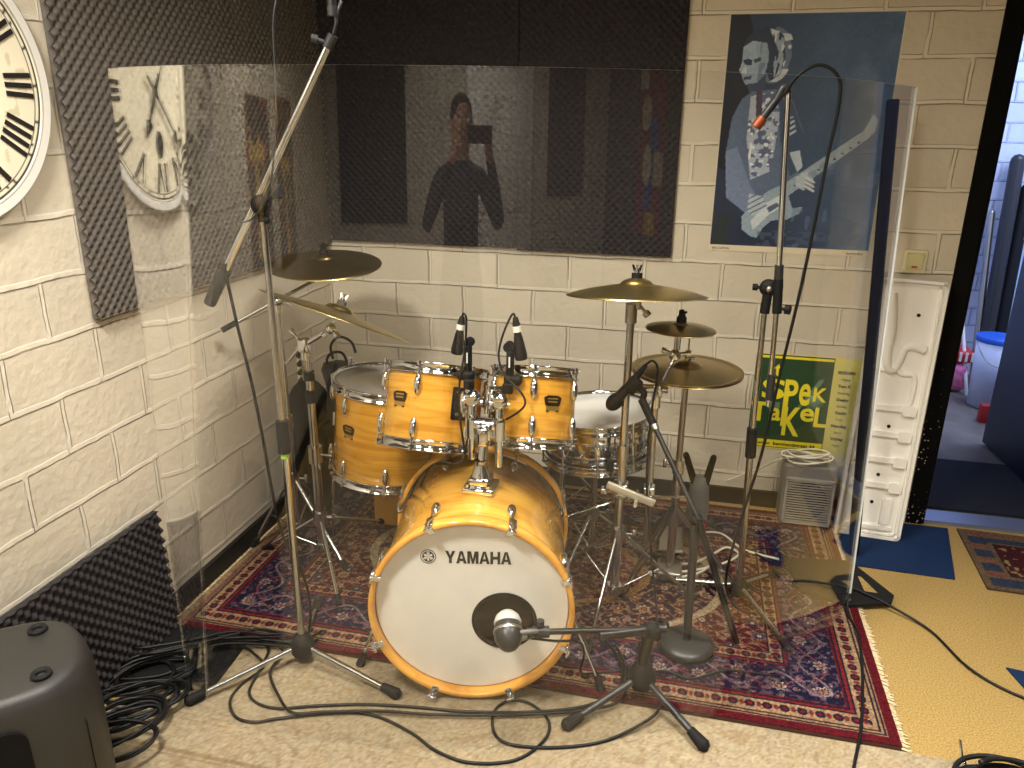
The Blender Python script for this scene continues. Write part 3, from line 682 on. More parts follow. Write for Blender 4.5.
# front head with port hole
hc = V((.086, -.040)); hr = .082; n = 96; mb = MB(); vs = []; fs = []; rings = 8
for k in range(rings+1):
    f = k/rings
    for i in range(n):
        t = 2*pi*i/n; a = V((hc.x+hr*cos(t), hc.y+hr*sin(t), .004)); b_ = V((BRAD*cos(t), BRAD*sin(t), .004)); vs.append(a*(1-f)+b_*f)
for k in range(rings):
    for i in range(n): fs.append((k*n+i, k*n+(i+1) % n, (k+1)*n+(i+1) % n, (k+1)*n+i))
mb.add(vs, fs, 0, True); mb.lathe([(BRAD, .004), (BRAD+.003, .0), (BRAD+.003, -.008)], n=96)
front = BB(mb, 'front_head', 'head')
mb = MB(); mb.lathe([(hr-.003, -.002), (hr+.004, .003), (hr+.005, .006), (hr-.001, .0065), (hr-.003, -.002)], c=(hc.x, hc.y, 0), n=64); BB(mb, 'port_ring', 'matt', front)
mb = MB(); mb.lathe([(.0001, -BH-.002), (BRAD-.002, -BH-.002), (BRAD+.002, -BH+.004)], n=64); BB(mb, 'batter_head', 'headf')
mb = MB(); mb.box((.0, -.16, -.24), (.36, .09, .22), 0, bev=.03); BB(mb, 'damping_pillow', mat('brown_pillow', (88,70,52), .95))
mb = MB()
GL = {'Y': [[(0,1),(.30,1),(.5,.62),(.5,.40),(.36,.40)],[(1,1),(.70,1),(.5,.62),(.5,.40),(.64,.40)],[(.36,0),(.64,0),(.64,.42),(.36,.42)]],
 'A': [[(0,0),(.28,0),(.54,1),(.36,1)],[(1,0),(.72,0),(.46,1),(.64,1)],[(.25,.20),(.75,.20),(.70,.38),(.30,.38)]],
 'M': [[(0,0),(.24,0),(.24,1),(0,1)],[(1,0),(.76,0),(.76,1),(1,1)],[(.10,1),(.34,1),(.60,.0),(.42,.0)],[(.90,1),(.66,1),(.40,.0),(.58,.0)]],
 'H': [[(0,0),(.28,0),(.28,1),(0,1)],[(1,0),(.72,0),(.72,1),(1,1)],[(.26,.38),(.74,.38),(.74,.60),(.26,.60)]]}
x_ = -.068; hh_ = .036
for ch_, w_ in zip('YAMAHA', (.0265,.027,.029,.027,.0255,.027)):
    for q_, pl in enumerate(GL[ch_]): mb.prism([(x_+p[0]*w_, (p[1]-.5)*hh_) for p in pl], (0,.150,.0046), (1,0,0), (0,1,0), (0,0,1), .0006+.0001*q_)
    x_ += w_+.0018
BB(mb, 'lettering', 'ink', front)
mb = MB(); lc = V((-.112, .150)); 
mb.lathe([(.0205,.0045),(.0205,.0053),(.0187,.0053),(.0187,.0045)], c=(lc.x,lc.y,0), n=40); mb.lathe([(.0001,.0045),(.0001,.005),(.0155,.005),(.0155,.0045)], c=(lc.x,lc.y,0), n=40)
for k in range(3):
    t = pi/2+2*pi*k/3; d = V((cos(t), sin(t), 0)); p = V((-sin(t), cos(t), 0)); o_ = V((lc.x, lc.y, .0052))
    mb.prism([(0,-.0009),(.0155,-.0011),(.0155,.0011),(0,.0009)], o_, d, p, (0,0,1), .0004, 1)
    for s in (-1,1): mb.prism([(.004,s*.002),(.0075,s*.0035),(.0125,s*.0042),(.0105,s*.0018)], o_, d, p, (0,0,1), .0004, 1)
    t2 = t+pi/3; d = V((cos(t2), sin(t2), 0)); p = V((-sin(t2), cos(t2), 0)); mb.prism([(.003,-.0016),(.012,-.0030),(.012,.0030),(.003,.0016)], o_, d, p, (0,0,1), .0004, 1)
BB(mb, 'emblem', ['ink', 'head'], front)
for side, z0 in (('f', .034), ('b', -BH-.034)):
    for i in range(8):
        t = radians(22.5+45*i); RR = Matrix.Rotation(t, 3, 'Z'); s = 1 if side == 'f' else -1; mb = MB()
        e = bang(t, BRAD+.012); mb.box(e+bang(t,.009)+V((0,0,z0-s*.022)), (.008,.022,.048), 0, RR, bev=.003); mb.box(e+V((0,0,z0+s*.002)), (.028,.018,.005), 0, RR, bev=.002)
        mb.cyl(e+bang(t,.008)+V((0,0,z0-s*.03)), e+bang(t,.008)+V((0,0,z0-s*.105)), .0032, n=8)
        mb.cyl(e+bang(t,.010)+V((0,0,z0-s*.02)), e+bang(t,.010)+V((0,0,z0+s*.012)), .006, n=8)
        mb.box(e+bang(t,.010)+V((0,0,z0+s*.016)), (.006,.022,.010), 0, RR, bev=.002)
        BB(mb, 'claw', 'chrome')
        mb = MB(); mb.sph(bang(t, BRAD+.009)+V((0,0,z0-s*.115)), 1, 0, 12, (.012,.013,.030), RR); mb.cyl(bang(t,BRAD-.002)+V((0,0,z0-s*.115)), bang(t,BRAD+.01)+V((0,0,z0-s*.115)), .009, n=10); BB(mb, 'lug', 'chrome')
for s in (-1, 1):
    t0 = radians(-90+s*78); a = BC+BR @ (bang(t0, BRAD+.004)+V((0,0,-.13))); ft = V((BC.x+s*.345+ (0.0), 1.70 if s < 0 else 1.76, .02))
    mb = MB(); mb.cyl(a, a+(ft-a)*.55, .0085, n=12); mb.cyl(a+(ft-a)*.5, ft, .0055, n=12); mb.cyl(a+(ft-a)*.50, a+(ft-a)*.56, .011, n=12); sp = mb.build('spur', 'chrome', bass)
    mb = MB(); mb.cyl(ft-V((0,0,.008)), ft+(a-ft).normalized()*.035, .014, .009, n=12); mb.build('rubber_foot', 'rubber', sp)
    mb = MB(); mb.box(a, (.02,.05,.05), 0, None, bev=.006); mb.build('spur_bracket', 'chrome', bass)

# tom holder
MT = V((-.512, 1.855, .541)); hold = thing('tom_holder', 'chrome double tom holder mounted on top of the bass drum', 'drum hardware', MT)
mb = MB(); mb.box(MT+V((0,0,.006)), (.088,.085,.018), bev=.006); mb.box(MT+V((0,0,.025)), (.06,.06,.03), bev=.008); mb.lathe([(.028,.03),(.024,.05),(.016,.07),(.016,.085)], c=MT, n=24)
for x in (-.03,.03): mb.cyl(MT+V((x,-.03,.01)), MT+V((x,-.03,.024)), .006, n=10)
mb.build('base_plate', 'chrome', hold)
top = V((-.507,1.885,.715)); mb = MB(); mb.cyl(MT+V((0,0,.04)), top, .0125, n=20); mb.build('pole', 'chrome', hold)
mb = MB(); mb.box(top+V((0,-.003,-.01)), (.046,.05,.05), bev=.010); mb.box(top+V((0,-.03,-.02)), (.03,.02,.055), bev=.008); mb.cyl(top+V((-.045,0,.005)), top+V((.045,0,.005)), .017, n=16); mb.build('clamp_block', 'chrome', hold)
for s, tc_, rr in ((-1, TL, .145), (1, TR, .122)):
    c = top+V((s*.038,0,0)); mb = MB(); mb.cyl(c+V((0,0,-.10 if s < 0 else -.115)), c+V((0,0,.03)), .0115, n=16); mb.cyl(c+V((0,0,-.035)), c+V((0,0,.02)), .019, n=16); arm = mb.build('arm', 'chrome', hold)
    b_ = c+V((s*.0,.012,.072)); mb = MB(); mb.cyl(c+V((0,0,.02)), b_, .011, n=14); mb.sph(b_, .024, n=16); mb.cyl(b_+V((0,-.026,.0)), b_+V((0,.02,0)), .012, n=12); mb.box(b_+V((0,-.026,.014)), (.034,.008,.012), bev=.003); mb.cyl(b_-V((.028,0,.008)), b_+V((.028,0,-.008)), .0075, n=10); mb.build('ball_clamp', 'chrome', arm)
    e = V((tc_.x-s*(rr*.80), tc_.y-.115+ (0 if s < 0 else .02), tc_.z-.085)); mb = MB(); mb.tube([b_, (b_+e)/2+V((0,-.004,.006)), e], .0095, n=12); mb.build('rod', 'chrome', arm)
for (root_, tc_, rr, tt) in ((tomL, TL, .145, radians(-90+50)), (tomR, TR, .122, radians(-90-46))):
    mb = MB(); RR = Matrix.Rotation(tt, 3, 'Z')
    mb.box(bang(tt, rr+.006)+V((0,0,-.095)), (.010,.070,.095), 0, RR, bev=.004); mb.build('mount_plate', 'matt', root_, world=False)
    mb = MB(); mb.box(bang(tt, rr+.022)+V((0,0,-.09)), (.032,.044,.066), 0, RR, bev=.010); mb.cyl(bang(tt, rr+.03)+V((0,0,-.13)), bang(tt, rr+.03)+V((0,0,-.05)), .012, n=14)
    for z in (-.125, -.062):
        for q in (-.024, .024): mb.cyl(bang(tt, rr+.008)+RR @ V((0,q,z)), bang(tt, rr+.018)+RR @ V((0,q,z)), .006, n=8)
    mb.cyl(bang(tt, rr+.03)+RR @ V((0,.02,-.085)), bang(tt, rr+.03)+RR @ V((0,.05,-.085)), .007, n=10); mb.box(bang(tt, rr+.03)+RR @ V((0,.056,-.085)), (.008,.012,.03), 0, RR, bev=.003)
    mb.build('mount_bracket', 'chrome', root_, world=False)

# ------------------------------------------------------------------ cymbals
def cymbal(name, label, c, nrm, r, material, group='bronze cymbals', bell=.0, cup='felt', wing=True, topm='matt', bow=.035):
    R = rotz_to(nrm, (0,1,0)); root = thing(name, label, 'cymbal', c, R, group)
    b = r*.20 if not bell else bell; hb = b*.55; k = r*bow*1.9
    prof = [(.005, hb)]+[(b*sin(t), hb*cos(t)*1.0) for t in np.linspace(.15, 1.25, 7)]
    z0 = prof[-1][1]; r0 = prof[-1][0]
    for f in np.linspace(.08, 1, 10): prof.append((r0+(r-r0)*f, z0*(1-f)*.35-k*f*f*1.0+z0*.65*(1-f)**3))
    low = [(a, z-.0013) for a, z in prof[::-1]]
    mb = MB(); mb.lathe(prof+low, n=80); mb.build('disc', material, root, world=False)
    mb = MB(); mb.cyl((0,0,hb-.002), (0,0,hb+.013), .015, n=16); mb.build('felt_washer', topm, root, world=False)
    if wing:
        mb = MB(); mb.cyl((0,0,hb-.03), (0,0,hb+.036), .0035, n=8); mb.cyl((0,0,hb+.013), (0,0,hb+.022), .008, n=12)
        for s in (-1,1): mb.prism([(0,.014),(s*.010,.018),(s*.015,.036),(s*.009,.036),(s*.004,.024),(0,.022)], (0,-.002,hb), (1,0,0), (0,0,1), (0,1,0), .004)
        mb.build('wing_nut', 'chrome', root, world=False)
    else:
        mb = MB(); mb.cyl((0,0,hb+.012), (0,0,hb+.024), .012, .010, n=14); mb.cyl((0,0,hb+.024), (0,0,hb+.036), .006, n=10)
        for q in range(3): mb.cyl((0,0,hb+.026), (cos(q*2.1)*.014, sin(q*2.1)*.014, hb+.03), .004, n=8)
        mb.build('wing_nut', 'matt', root, world=False)
    return root
cymbal('crash_cymbal', 'polished crash cymbal on the stand right of the toms, highest on the right', (-.141, 2.16, 1.065), (-.03,.13,1), .198, 'cym', bow=.06, bell=.05)
cymbal('splash_cymbal', 'small splash cymbal above the hi-hat', (-.011, 2.32, .925), (.02,.02,1), .106, 'cymd', wing=False, bow=.06)
cymbal('crash_cymbal', 'dark crash cymbal highest on the left near the corner', (-1.232, 2.44, 1.045), (.04,-.10,1), .195, 'cymd', wing=False, bow=.045)
cymbal('ride_cymbal', 'large ride cymbal tilted steeply above the floor tom', (-1.075, 2.2, .922), V((.255,.35,.90)), .25, 'cym', topm='felt', bow=.03)
HHc = V((.018, 2.40, .770))
hat = thing('hi_hat', 'pair of closed hi-hat cymbals on a chrome stand at the right', 'cymbal stand', (HHc.x, HHc.y, 0))
for nm, s, dz in (('top_cymbal', 1, 0.0), ('bottom_cymbal', -1, -.022)):
    r = .176; b = .045; hb = .022; prof = [(.006, hb*s)]+[(b*sin(t), hb*cos(t)*s) for t in np.linspace(.15,1.3,6)]
    r0, z0 = prof[-1]
    for f in np.linspace(.1,1,9): prof.append((r0+(r-r0)*f, z0*(1-f)**2-.014*s*f*f))
    mb = MB(); mb.lathe(prof+[(a, z-.0013*s) for a, z in prof[::-1]], c=HHc+V((0,0,dz)), ax=(0,-.03,1), n=80); mb.build(nm, 'cymd', hat)
mb = MB(); mb.cyl(HHc+V((0,0,-.05)), HHc+V((0,0,.13)), .003, n=8); mb.cyl(HHc+V((0,0,.02)), HHc+V((0,0,.055)), .010, n=12); mb.cyl(HHc+V((0,0,.03)), HHc+V((.022,0,.03)), .005, n=8); mb.build('clutch', 'chromed', hat)
mb = MB(); mb.cyl((HHc.x,HHc.y,.34), HHc+V((0,0,-.03)), .0105, n=16); mb.cyl(HHc+V((0,0,-.06)), HHc+V((0,0,-.045)), .022, .016, n=16); mb.build('upper_tube', 'steel', hat)
mb = MB(); mb.cyl((HHc.x,HHc.y,.05), (HHc.x,HHc.y,.42), .0145, n=16); mb.cyl((HHc.x,HHc.y,.40), (HHc.x,HHc.y,.45), .019, n=16); mb.cyl((HHc.x,HHc.y,.43), (HHc.x-.04,HHc.y,.43), .006, n=8); mb.box((HHc.x-.045,HHc.y,.43), (.012,.006,.03), bev=.002); mb.build('lower_tube', 'chromed', hat)
for k in range(3):
    t = radians(90+120*k+20); c, s = cos(t), sin(t); ft = V((HHc.x+c*.23, HHc.y+s*.23, .014)); mb = MB()
    for q in (-.008,.008): mb.box((V((HHc.x,HHc.y,.28))+ft)/2+V((-s*q,c*q,0)), ((V((HHc.x,HHc.y,.28))-ft).length,.002,.014), 0, rotz_to(V((-s,c,0)), (V((HHc.x,HHc.y,.28))-ft).cross(V((-s,c,0)))).to_3x3() @ Matrix.Identity(3) if False else Matrix(((ft-V((HHc.x,HHc.y,.28))).normalized(), V((-s,c,0)), (ft-V((HHc.x,HHc.y,.28))).normalized().cross(V((-s,c,0))))).transposed())
    lg = mb.build('leg', 'chromed', hat); mb = MB(); mb.cyl(ft-V((0,0,.012)), ft+V((0,0,.016)), .015, .012, n=12); mb.build('rubber_foot', 'rubber', lg)
mb = MB(); mb.box((HHc.x, HHc.y-.0, .03), (.085,.10,.03), bev=.008); mb.box((HHc.x,HHc.y+.18,.05), (.085,.26,.012), 0, Matrix.Rotation(radians(-10),3,'X'), bev=.004); mb.build('footboard', 'steel', hat)

# ------------------------------------------------------------------ stands
def tripod_stand(root, base, hub, R, ang0, mt='chrome', rtube=.012, rleg=.0075, feet='rubber', brace=True, angs=None, ground=.014, low=None, Rs=None):
    b = V((base[0], base[1], 0)); hubp = b+V((0,0,hub)); low = low if low is not None else .10
    for k in range(3):
        t = radians(angs[k] if angs else ang0+120*k); d = V((cos(t), sin(t), 0)); RR_ = Rs[k] if Rs else R
        ft = b+d*RR_+V((0,0,ground+.006)); mb = MB(); n = V((-d.y, d.x, 0)); a = hubp+d*.018
        mb.cyl(a, ft, rleg, n=10); lg = mb.build('leg', mt, root)
        mb = MB(); dd = (ft-a).normalized(); mb.cyl(ft-dd*.03, ft+dd*.008, rleg+.005, rleg+.004, n=12); mb.build('rubber_foot', feet, lg)
        if brace:
            m_ = a+(ft-a)*.52; mb = MB(); mb.cyl(b+V((0,0,low))+d*.016, m_, .0035, n=8); mb.sph(m_, .0075, n=8); mb.build('brace', mt, lg)
    mb = MB(); mb.cyl(hubp-V((0,0,.02)), hubp+V((0,0,.03)), rtube+.011, n=18)
    if brace: mb.cyl(b+V((0,0,low-.015)), b+V((0,0,low+.015)), rtube+.008, n=16)
    mb.cyl(hubp+V((.01,0,.008)), hubp+V((.045,0,.008)), .0045, n=8); mb.box(hubp+V((.052,0,.008)), (.012,.006,.034), bev=.002)
    mb.build('hub', mt, root)
def knob(mb, a, b, r=.011, m=0): mb.cyl(a, b, .005, m=m, n=8); mb.cyl(V(b)-(V(b)-V(a)).normalized()*.008, V(b)+(V(b)-V(a)).normalized()*.006, r, m=m, n=12)

# crash stand right, with a holder pole for the splash carried on a multi clamp
cs = (-.152, 2.17); t = thing('cymbal_stand', 'straight chrome cymbal stand under the right crash cymbal', 'cymbal stand', (cs[0],cs[1],0), None, 'chrome cymbal stands')
tripod_stand(t, cs, .27, .27, -100, 'chromed', .0145, .006, low=.075)
mb = MB(); mb.cyl((*cs,.05), (*cs,.56), .0145, n=18); mb.cyl((*cs,.53), (*cs,.58), .018, n=18); mb.build('lower_tube', 'chromed', t)
mb = MB(); mb.cyl((*cs,.56), (*cs,.985), .0115, n=18); mb.build('upper_tube', 'chromed', t)
mb = MB(); mb.cyl((*cs,.96), (*cs,1.015), .017, n=16); mb.box((cs[0]+.012,cs[1],1.02), (.03,.022,.04), bev=.006); mb.cyl((cs[0]+.012,cs[1],1.02), (cs[0]+.012,cs[1],1.06), .004, n=8); knob(mb, (cs[0]+.02,cs[1]-.0,1.015), (cs[0]+.045,cs[1]-.01,.99)); mb.build('tilter', 'steel', t)
mc = thing('multi_clamp', 'flat nickel bar clamp joining the two poles right of the bass drum', 'clamp', (-.118, 2.16, .40))
mb = MB(); mb.box((-.118,2.145,.430), (.155,.012,.024), 0, Matrix.Rotation(radians(18),3,'Y'), bev=.004); mb.build('bar', mat('nickel_bar', (205,198,176), .35, .6), mc)
mb = MB(); mb.box((cs[0]-.0,2.168,.430), (.045,.045,.05), bev=.006); mb.box((-.066,2.24,.400), (.035,.04,.04), bev=.006); mb.cyl((-.10,2.10,.415), (-.10,2.2,.415), .006, n=8); mb.box((-.20,2.15,.43), (.02,.03,.02), bev=.004)
mb.tube([(-.13,2.18,.395),(-.05,2.22,.39),(.06,2.26,.385)], .004); mb.tube([(-.17,2.17,.385),(-.24,2.13,.37),(-.31,2.10,.35)], .003); mb.build('jaws', 'chrome', mc)
sp = thing('splash_holder', 'chrome pole carrying the splash cymbal beside the crash stand', 'cymbal holder', (-.066, 2.27, .21))
mb = MB(); mb.cyl((-.066,2.265,.20), (-.068,2.265,.70), .0105, n=16); mb.build('pole', 'chromed', sp)
mb = MB(); mb.cyl((-.068,2.265,.675), (-.068,2.265,.715), .016, n=16); mb.cyl((-.115,2.255,.735), (-.035,2.27,.735), .014, n=14); mb.cyl((-.13,2.255,.735), (-.112,2.255,.735), .018, n=14); mb.box((-.065,2.265,.73), (.03,.03,.04), bev=.006); mb.cyl((-.06,2.25,.725), (-.095,2.235,.68), .004, n=8); mb.build('clamp', 'chrome', sp)
mb = MB(); mb.cyl((-.060,2.262,.735), (-.022,2.30,.83), .0055, n=10); mb.cyl((-.066,2.262,.725), (-.018,2.305,.842), .0030, n=8); mb.build('rod', 'chrome', sp)
mb = MB(); mb.sph((-.022,2.30,.835), .019, n=12); mb.cyl((-.022,2.30,.835), (-.022,2.30,.90), .006, n=10); mb.cyl((-.012,2.31,.85), (-.011,2.318,.92), .005, n=10); knob(mb, (-.03,2.30,.84), (-.058,2.295,.85), .009); knob(mb, (-.01,2.30,.84), (.02,2.30,.845), .009); mb.build('tilter', 'chrome', sp)

# boom cymbal stand in the corner for the dark crash
b1 = (-1.345, 2.30); t = thing('boom_cymbal_stand', 'tall chrome boom stand in the corner holding the dark crash', 'cymbal stand', (b1[0],b1[1],0), None, 'chrome cymbal stands')
tripod_stand(t, b1, .26, .24, 0, 'chromed', .0135, .007, angs=(215,330,95), Rs=(.16,.30,.26), low=.07)
mb = MB(); mb.cyl((*b1,.05), (*b1,.50), .0135, n=16); mb.build('lower_tube', 'chromed', t)
mb = MB(); mb.cyl((*b1,.48), (*b1,.90), .0105, n=16); mb.cyl((*b1,.46), (*b1,.51), .018, n=16); mb.build('upper_tube', 'chromed', t)
ba = V((-1.478, 2.17, .845)); bb = V((-1.228, 2.44, .995)); bp = V((b1[0], b1[1], .925))
mb = MB(); mb.cyl(ba, bp, .006, n=12); mb.cyl(bp, bb, .006, n=12); mb.build('boom', 'steel', t)
mb = MB(); mb.cyl(ba-(bp-ba).normalized()*.002, ba+(bp-ba).normalized()*.05, .010, n=12); mb.build('boom_end_grip', 'rubber', t)
mb = MB(); mb.sph(bp, .022, n=14, sc=(1.2,1,.7)); knob(mb, bp, bp+V((.045,0,-.005))); mb.cyl((*b1,.885), (*b1,.91), .014, n=14); mb.build('boom_joint', 'chrome', t)
mb = MB(); mb.sph(bb, .017, n=12); mb.box(bb+V((.01,0,.0)), (.034,.022,.03), bev=.006); mb.cyl(bb, bb+V((-.002,-.003,.042)), .004, n=8); knob(mb, bb, bb+V((.03,-.01,-.012)), .009); mb.build('tilter', 'greyd', t)

# ride stand
b2 = (-1.205, 2.22); t = thing('boom_cymbal_stand', 'double-braced chrome stand left of the floor tom holding the tilted ride', 'cymbal stand', (b2[0],b2[1],0), None, 'chrome cymbal stands')
tripod_stand(t, b2, .16, .36, 0, 'chrome', .0145, .006, angs=(305,65,185), Rs=(.33,.30,.22), low=.05)
mb = MB(); mb.cyl((*b2,.03), (*b2,.42), .0165, n=18); mb.cyl((*b2,.38), (*b2,.44), .024, n=18); knob(mb, (b2[0],b2[1],.41), (b2[0]+.06,b2[1],.41), .010); mb.build('lower_tube', 'chromed', t)
mb = MB(); mb.cyl((*b2,.42), (*b2,.70), .0135, n=18); mb.build('middle_tube', 'chromed', t)
mb = MB(); mb.cyl((*b2,.60), (*b2,.645), .017, n=16); mb.cyl((*b2,.68), (*b2,.71), .018, n=16); mb.build('tube_collar', 'matt', t)
mb = MB(); mb.cyl((*b2,.68), (*b2,.80), .0105, n=16); mb.build('upper_tube', 'chromed', t)
j = V((b2[0]-.01,b2[1],.80)); e2 = V((-1.105,2.20,.868)); tl = V((-1.295,2.235,.725))
mb = MB(); mb.cyl(j, e2, .0085, n=12); mb.cyl(j-V((.02,0,.015)), tl, .005, n=12); mb.build('boom', 'chrome', t)
mb = MB(); mb.box(j, (.04,.034,.05), bev=.010); knob(mb, j, j+V((-.04,0,.045)), .011); mb.cyl(j-V((0,0,.05)), j, .014, n=14); mb.build('boom_joint', 'chrome', t)
mb = MB(); mb.sph(e2, .018, n=12); knob(mb, e2, e2+V((.024,-.01,-.018)), .011); knob(mb, e2, e2+V((-.02,-.01,-.02)), .009); mb.cyl(e2, e2+V((.028,.026,.078)), .004, n=8); mb.build('tilter', 'chrome', t)
# snare stand
ss = (-.26, 2.42); t = thing('snare_stand', 'low chrome snare stand under the snare drum', 'drum stand', (*ss,0))
tripod_stand(t, ss, .20, .24, 10, 'chromed', .011, .006, low=.06, brace=True)
mb = MB(); mb.cyl((*ss,.04), (*ss,.40), .0115, n=14); mb.cyl((*ss,.36), (*ss,.41), .017, n=14); knob(mb, (*ss,.38), (ss[0]+.05,ss[1]-.02,.37)); mb.build('tube', 'chromed', t)
for k in range(3):
    a_ = radians(-70+120*k); mb = MB(); mb.tube([(ss[0],ss[1],.40), (ss[0]+cos(a_)*.10,ss[1]+sin(a_)*.10,.425), (ss[0]+cos(a_)*.185,ss[1]+sin(a_)*.185,.438), (ss[0]+cos(a_)*.198,ss[1]+sin(a_)*.198,.475)], .006, n=8, res=4); ar = mb.build('basket_arm', 'chromed', t)
    mb = MB(); mb.cyl((ss[0]+cos(a_)*.198,ss[1]+sin(a_)*.198,.462), (ss[0]+cos(a_)*.202,ss[1]+sin(a_)*.202,.495), .012, n=10); mb.build('grip', 'rubber', ar)
# bass drum pedal
PB = V((-.40, 2.20, 0)); t = thing('bass_drum_pedal', 'chrome and black kick pedal behind the bass drum', 'pedal', PB)
mb = MB(); mb.box(PB+V((0,.14,.03)), (.09,.30,.014), 0, Matrix.Rotation(radians(8),3,'X'), bev=.004); mb.build('footboard', 'steel', t)
mb = MB(); mb.box(PB+V((0,0,.022)), (.20,.08,.016), bev=.004)
for s in (-1,1): mb.box(PB+V((s*.055,0,.13)), (.016,.03,.22), bev=.004)
mb.cyl(PB+V((-.08,0,.23)), PB+V((.08,0,.23)), .008, n=12); mb.build('frame', 'chromed', t)
mb = MB(); mb.cyl(PB+V((0,0,.23)), PB+V((0,.02,.38)), .004, n=8); mb.cyl(PB+V((0,-.012,.39)), PB+V((0,.045,.375)), .024, n=16); mb.build('beater', 'felt', t)

# drum throne behind the kit (round padded seat, low)
TH = V((-.42, 2.70, 0)); t = thing('drum_throne', 'low round black drum throne behind the bass drum', 'stool', TH)
mb = MB(); mb.lathe([(.0001,.44),(.12,.44),(.145,.43),(.15,.41),(.145,.38),(.13,.375),(.0001,.375)], c=TH, n=40); mb.build('seat', 'bag', t)
tripod_stand(t, (TH.x,TH.y), .25, .22, 40, 'chromed', .013, .007, low=.08)
mb = MB(); mb.cyl(TH+V((0,0,.06)), TH+V((0,0,.38)), .013, n=14); mb.build('post', 'chromed', t)

# ------------------------------------------------------------------ microphones and mic stands
def mic_tri(root, b, hubz, R, angs, mt, rleg, footm='rubber', Rs=None, hubr=.036, hubh=.07, hm='rubber'):
    b = V((b[0], b[1], 0))
    for k, a_ in enumerate(angs):
        d = V((cos(radians(a_)), sin(radians(a_)), 0)); r_ = Rs[k] if Rs else R; a0 = b+V((0,0,hubz))+d*.02; ft = b+d*r_+V((0,0,.022))
        mb = MB(); mb.cyl(a0, ft, rleg, n=12); lg = mb.build('leg', mt, root)
        dd = (ft-a0).normalized(); mb = MB(); mb.cyl(ft-dd*.045, ft+dd*.004, rleg+.003, rleg+.008, n=14); mb.sph(ft, rleg+.008, n=12); mb.build('rubber_foot', footm, lg)
    mb = MB(); mb.lathe([(.012,hubz+hubh*.6),(hubr*.6,hubz+hubh*.5),(hubr,hubz+hubh*.1),(hubr,hubz-.012),(hubr*.8,hubz-.026),(.001,hubz-.026)], c=b, n=24); mb.build('hub', hm, root)
# overhead stand, left
S1 = V((-1.0, 1.68, 0)); t = thing('boom_mic_stand', 'tall chrome boom microphone stand at the left front of the kit', 'microphone stand', S1, None, 'microphone stands')
mic_tri(t, S1, .062, .3, (228, -14, 108), 'chrome', .0085, Rs=(.315,.325,.26))
mb = MB(); mb.cyl(S1+V((0,0,.05)), S1+V((0,0,.72)), .0105, n=16); mb.build('lower_tube', 'chromed', t)
mb = MB(); mb.cyl(S1+V((0,0,.67)), S1+V((0,0,.76)), .0165, n=18); mb.build('height_clutch', 'rubber', t)
mb = MB(); mb.cyl(S1+V((0,0,.655)), S1+V((0,0,.668)), .0115, n=16); o = mb.build('tape', 'green_tape', t); o['label'] = 'band of lime green tape'
mb = MB(); mb.cyl(S1+V((0,0,.74)), S1+V((0,0,1.285)), .0085, n=16); mb.build('upper_tube', 'chromed', t)
J = S1+V((.0,0,1.31)); A = V((-1.150,1.66,1.078)); E_ = V((-.812,1.70,1.66))
mb = MB(); mb.cyl(J-V((0,0,.04)), J+V((0,0,.01)), .013, n=14); mb.sph(J+V((0,-.012,.0)), .024, n=14, sc=(.9,.7,1)); knob(mb, J, J+V((.06,-.02,.03)), .012); mb.cyl(J+V((.035,-.012,.02)), J+V((.02,-.02,-.03)), .0035, n=8); mb.sph(J+V((.02,-.02,-.034)), .009, n=10); mb.build('boom_joint', 'matt', t)
A_ = A; dB = (E_-A).normalized(); mb = MB(); mb.cyl(A, E_, .0085, n=16); mb.build('boom', 'chrome', t)
mb = MB(); mb.cyl(A-dB*.012, A+dB*.085, .0155, n=18); mb.cyl(A-dB*.016, A-dB*.010, .0135, n=18); mb.build('counterweight', 'greyd', t)
mb = MB(); mb.cyl(E_-dB*.01, E_+dB*.02, .012, n=14); knob(mb, E_, E_+V((-.03,-.01,.01)), .009); mb.tube([E_+dB*.02, E_+V((.02,0,.05)), E_+V((.006,0,.085))], .004, n=8); mb.tube([E_+V((.02,0,.05)), E_+V((.034,0,.085))], .004, n=8); mb.build('mic_clip', 'greyd', t)
mp = E_+V((.012,0,.075)); mo = thing('condenser_microphone', 'slim black overhead microphone hung at the top of the left boom', 'microphone', mp, None, 'small microphones')
mb = MB(); mb.cyl(mp, mp+V((-.004,.0,.11)), .011, n=14); mb.build('body', 'black', mo); mb = MB(); mb.cyl(mp+V((0,0,-.02)), mp, .0115, n=14); mb.build('capsule', 'greyd', mo)
# right stand
S2 = V((.247, 2.315, 0)); t = thing('boom_mic_stand', 'tall microphone stand at the right with its boom raised upright', 'microphone stand', S2, None, 'microphone stands')
mic_tri(t, S2, .055, .3, (-62, 172, 52), 'chromed', .008, Rs=(.285,.25,.21), hubr=.028, hubh=.05, hm='matt')
mb = MB(); mb.cyl(S2+V((0,0,.05)), S2+V((-.016,0,.56)), .0108, n=16); mb.build('lower_tube', 'chromed', t)
mb = MB(); mb.cyl(S2+V((-.014,0,.52)), S2+V((-.017,0,.615)), .0165, n=16); mb.build('height_clutch', 'rubber', t)
mb = MB(); mb.cyl(S2+V((-.016,0,.58)), S2+V((-.023,0,1.0)), .0085, n=16); mb.build('upper_tube', 'chromed', t)
j2 = S2+V((-.020,-.005,1.055)); bt = S2+V((.016,-.02,0))
mb = MB(); mb.cyl(j2+V((-.003,0,-.075)), j2+V((0,0,-.01)), .014, n=14); mb.sph(j2, .026, n=16, sc=(1,.7,1)); mb.sph(j2+V((0,-.018,0)), .010, m=1, n=10); knob(mb, j2, j2+V((-.038,0,0)), .010); mb.box(j2+V((.024,-.008,0)), (.03,.024,.035), bev=.006)
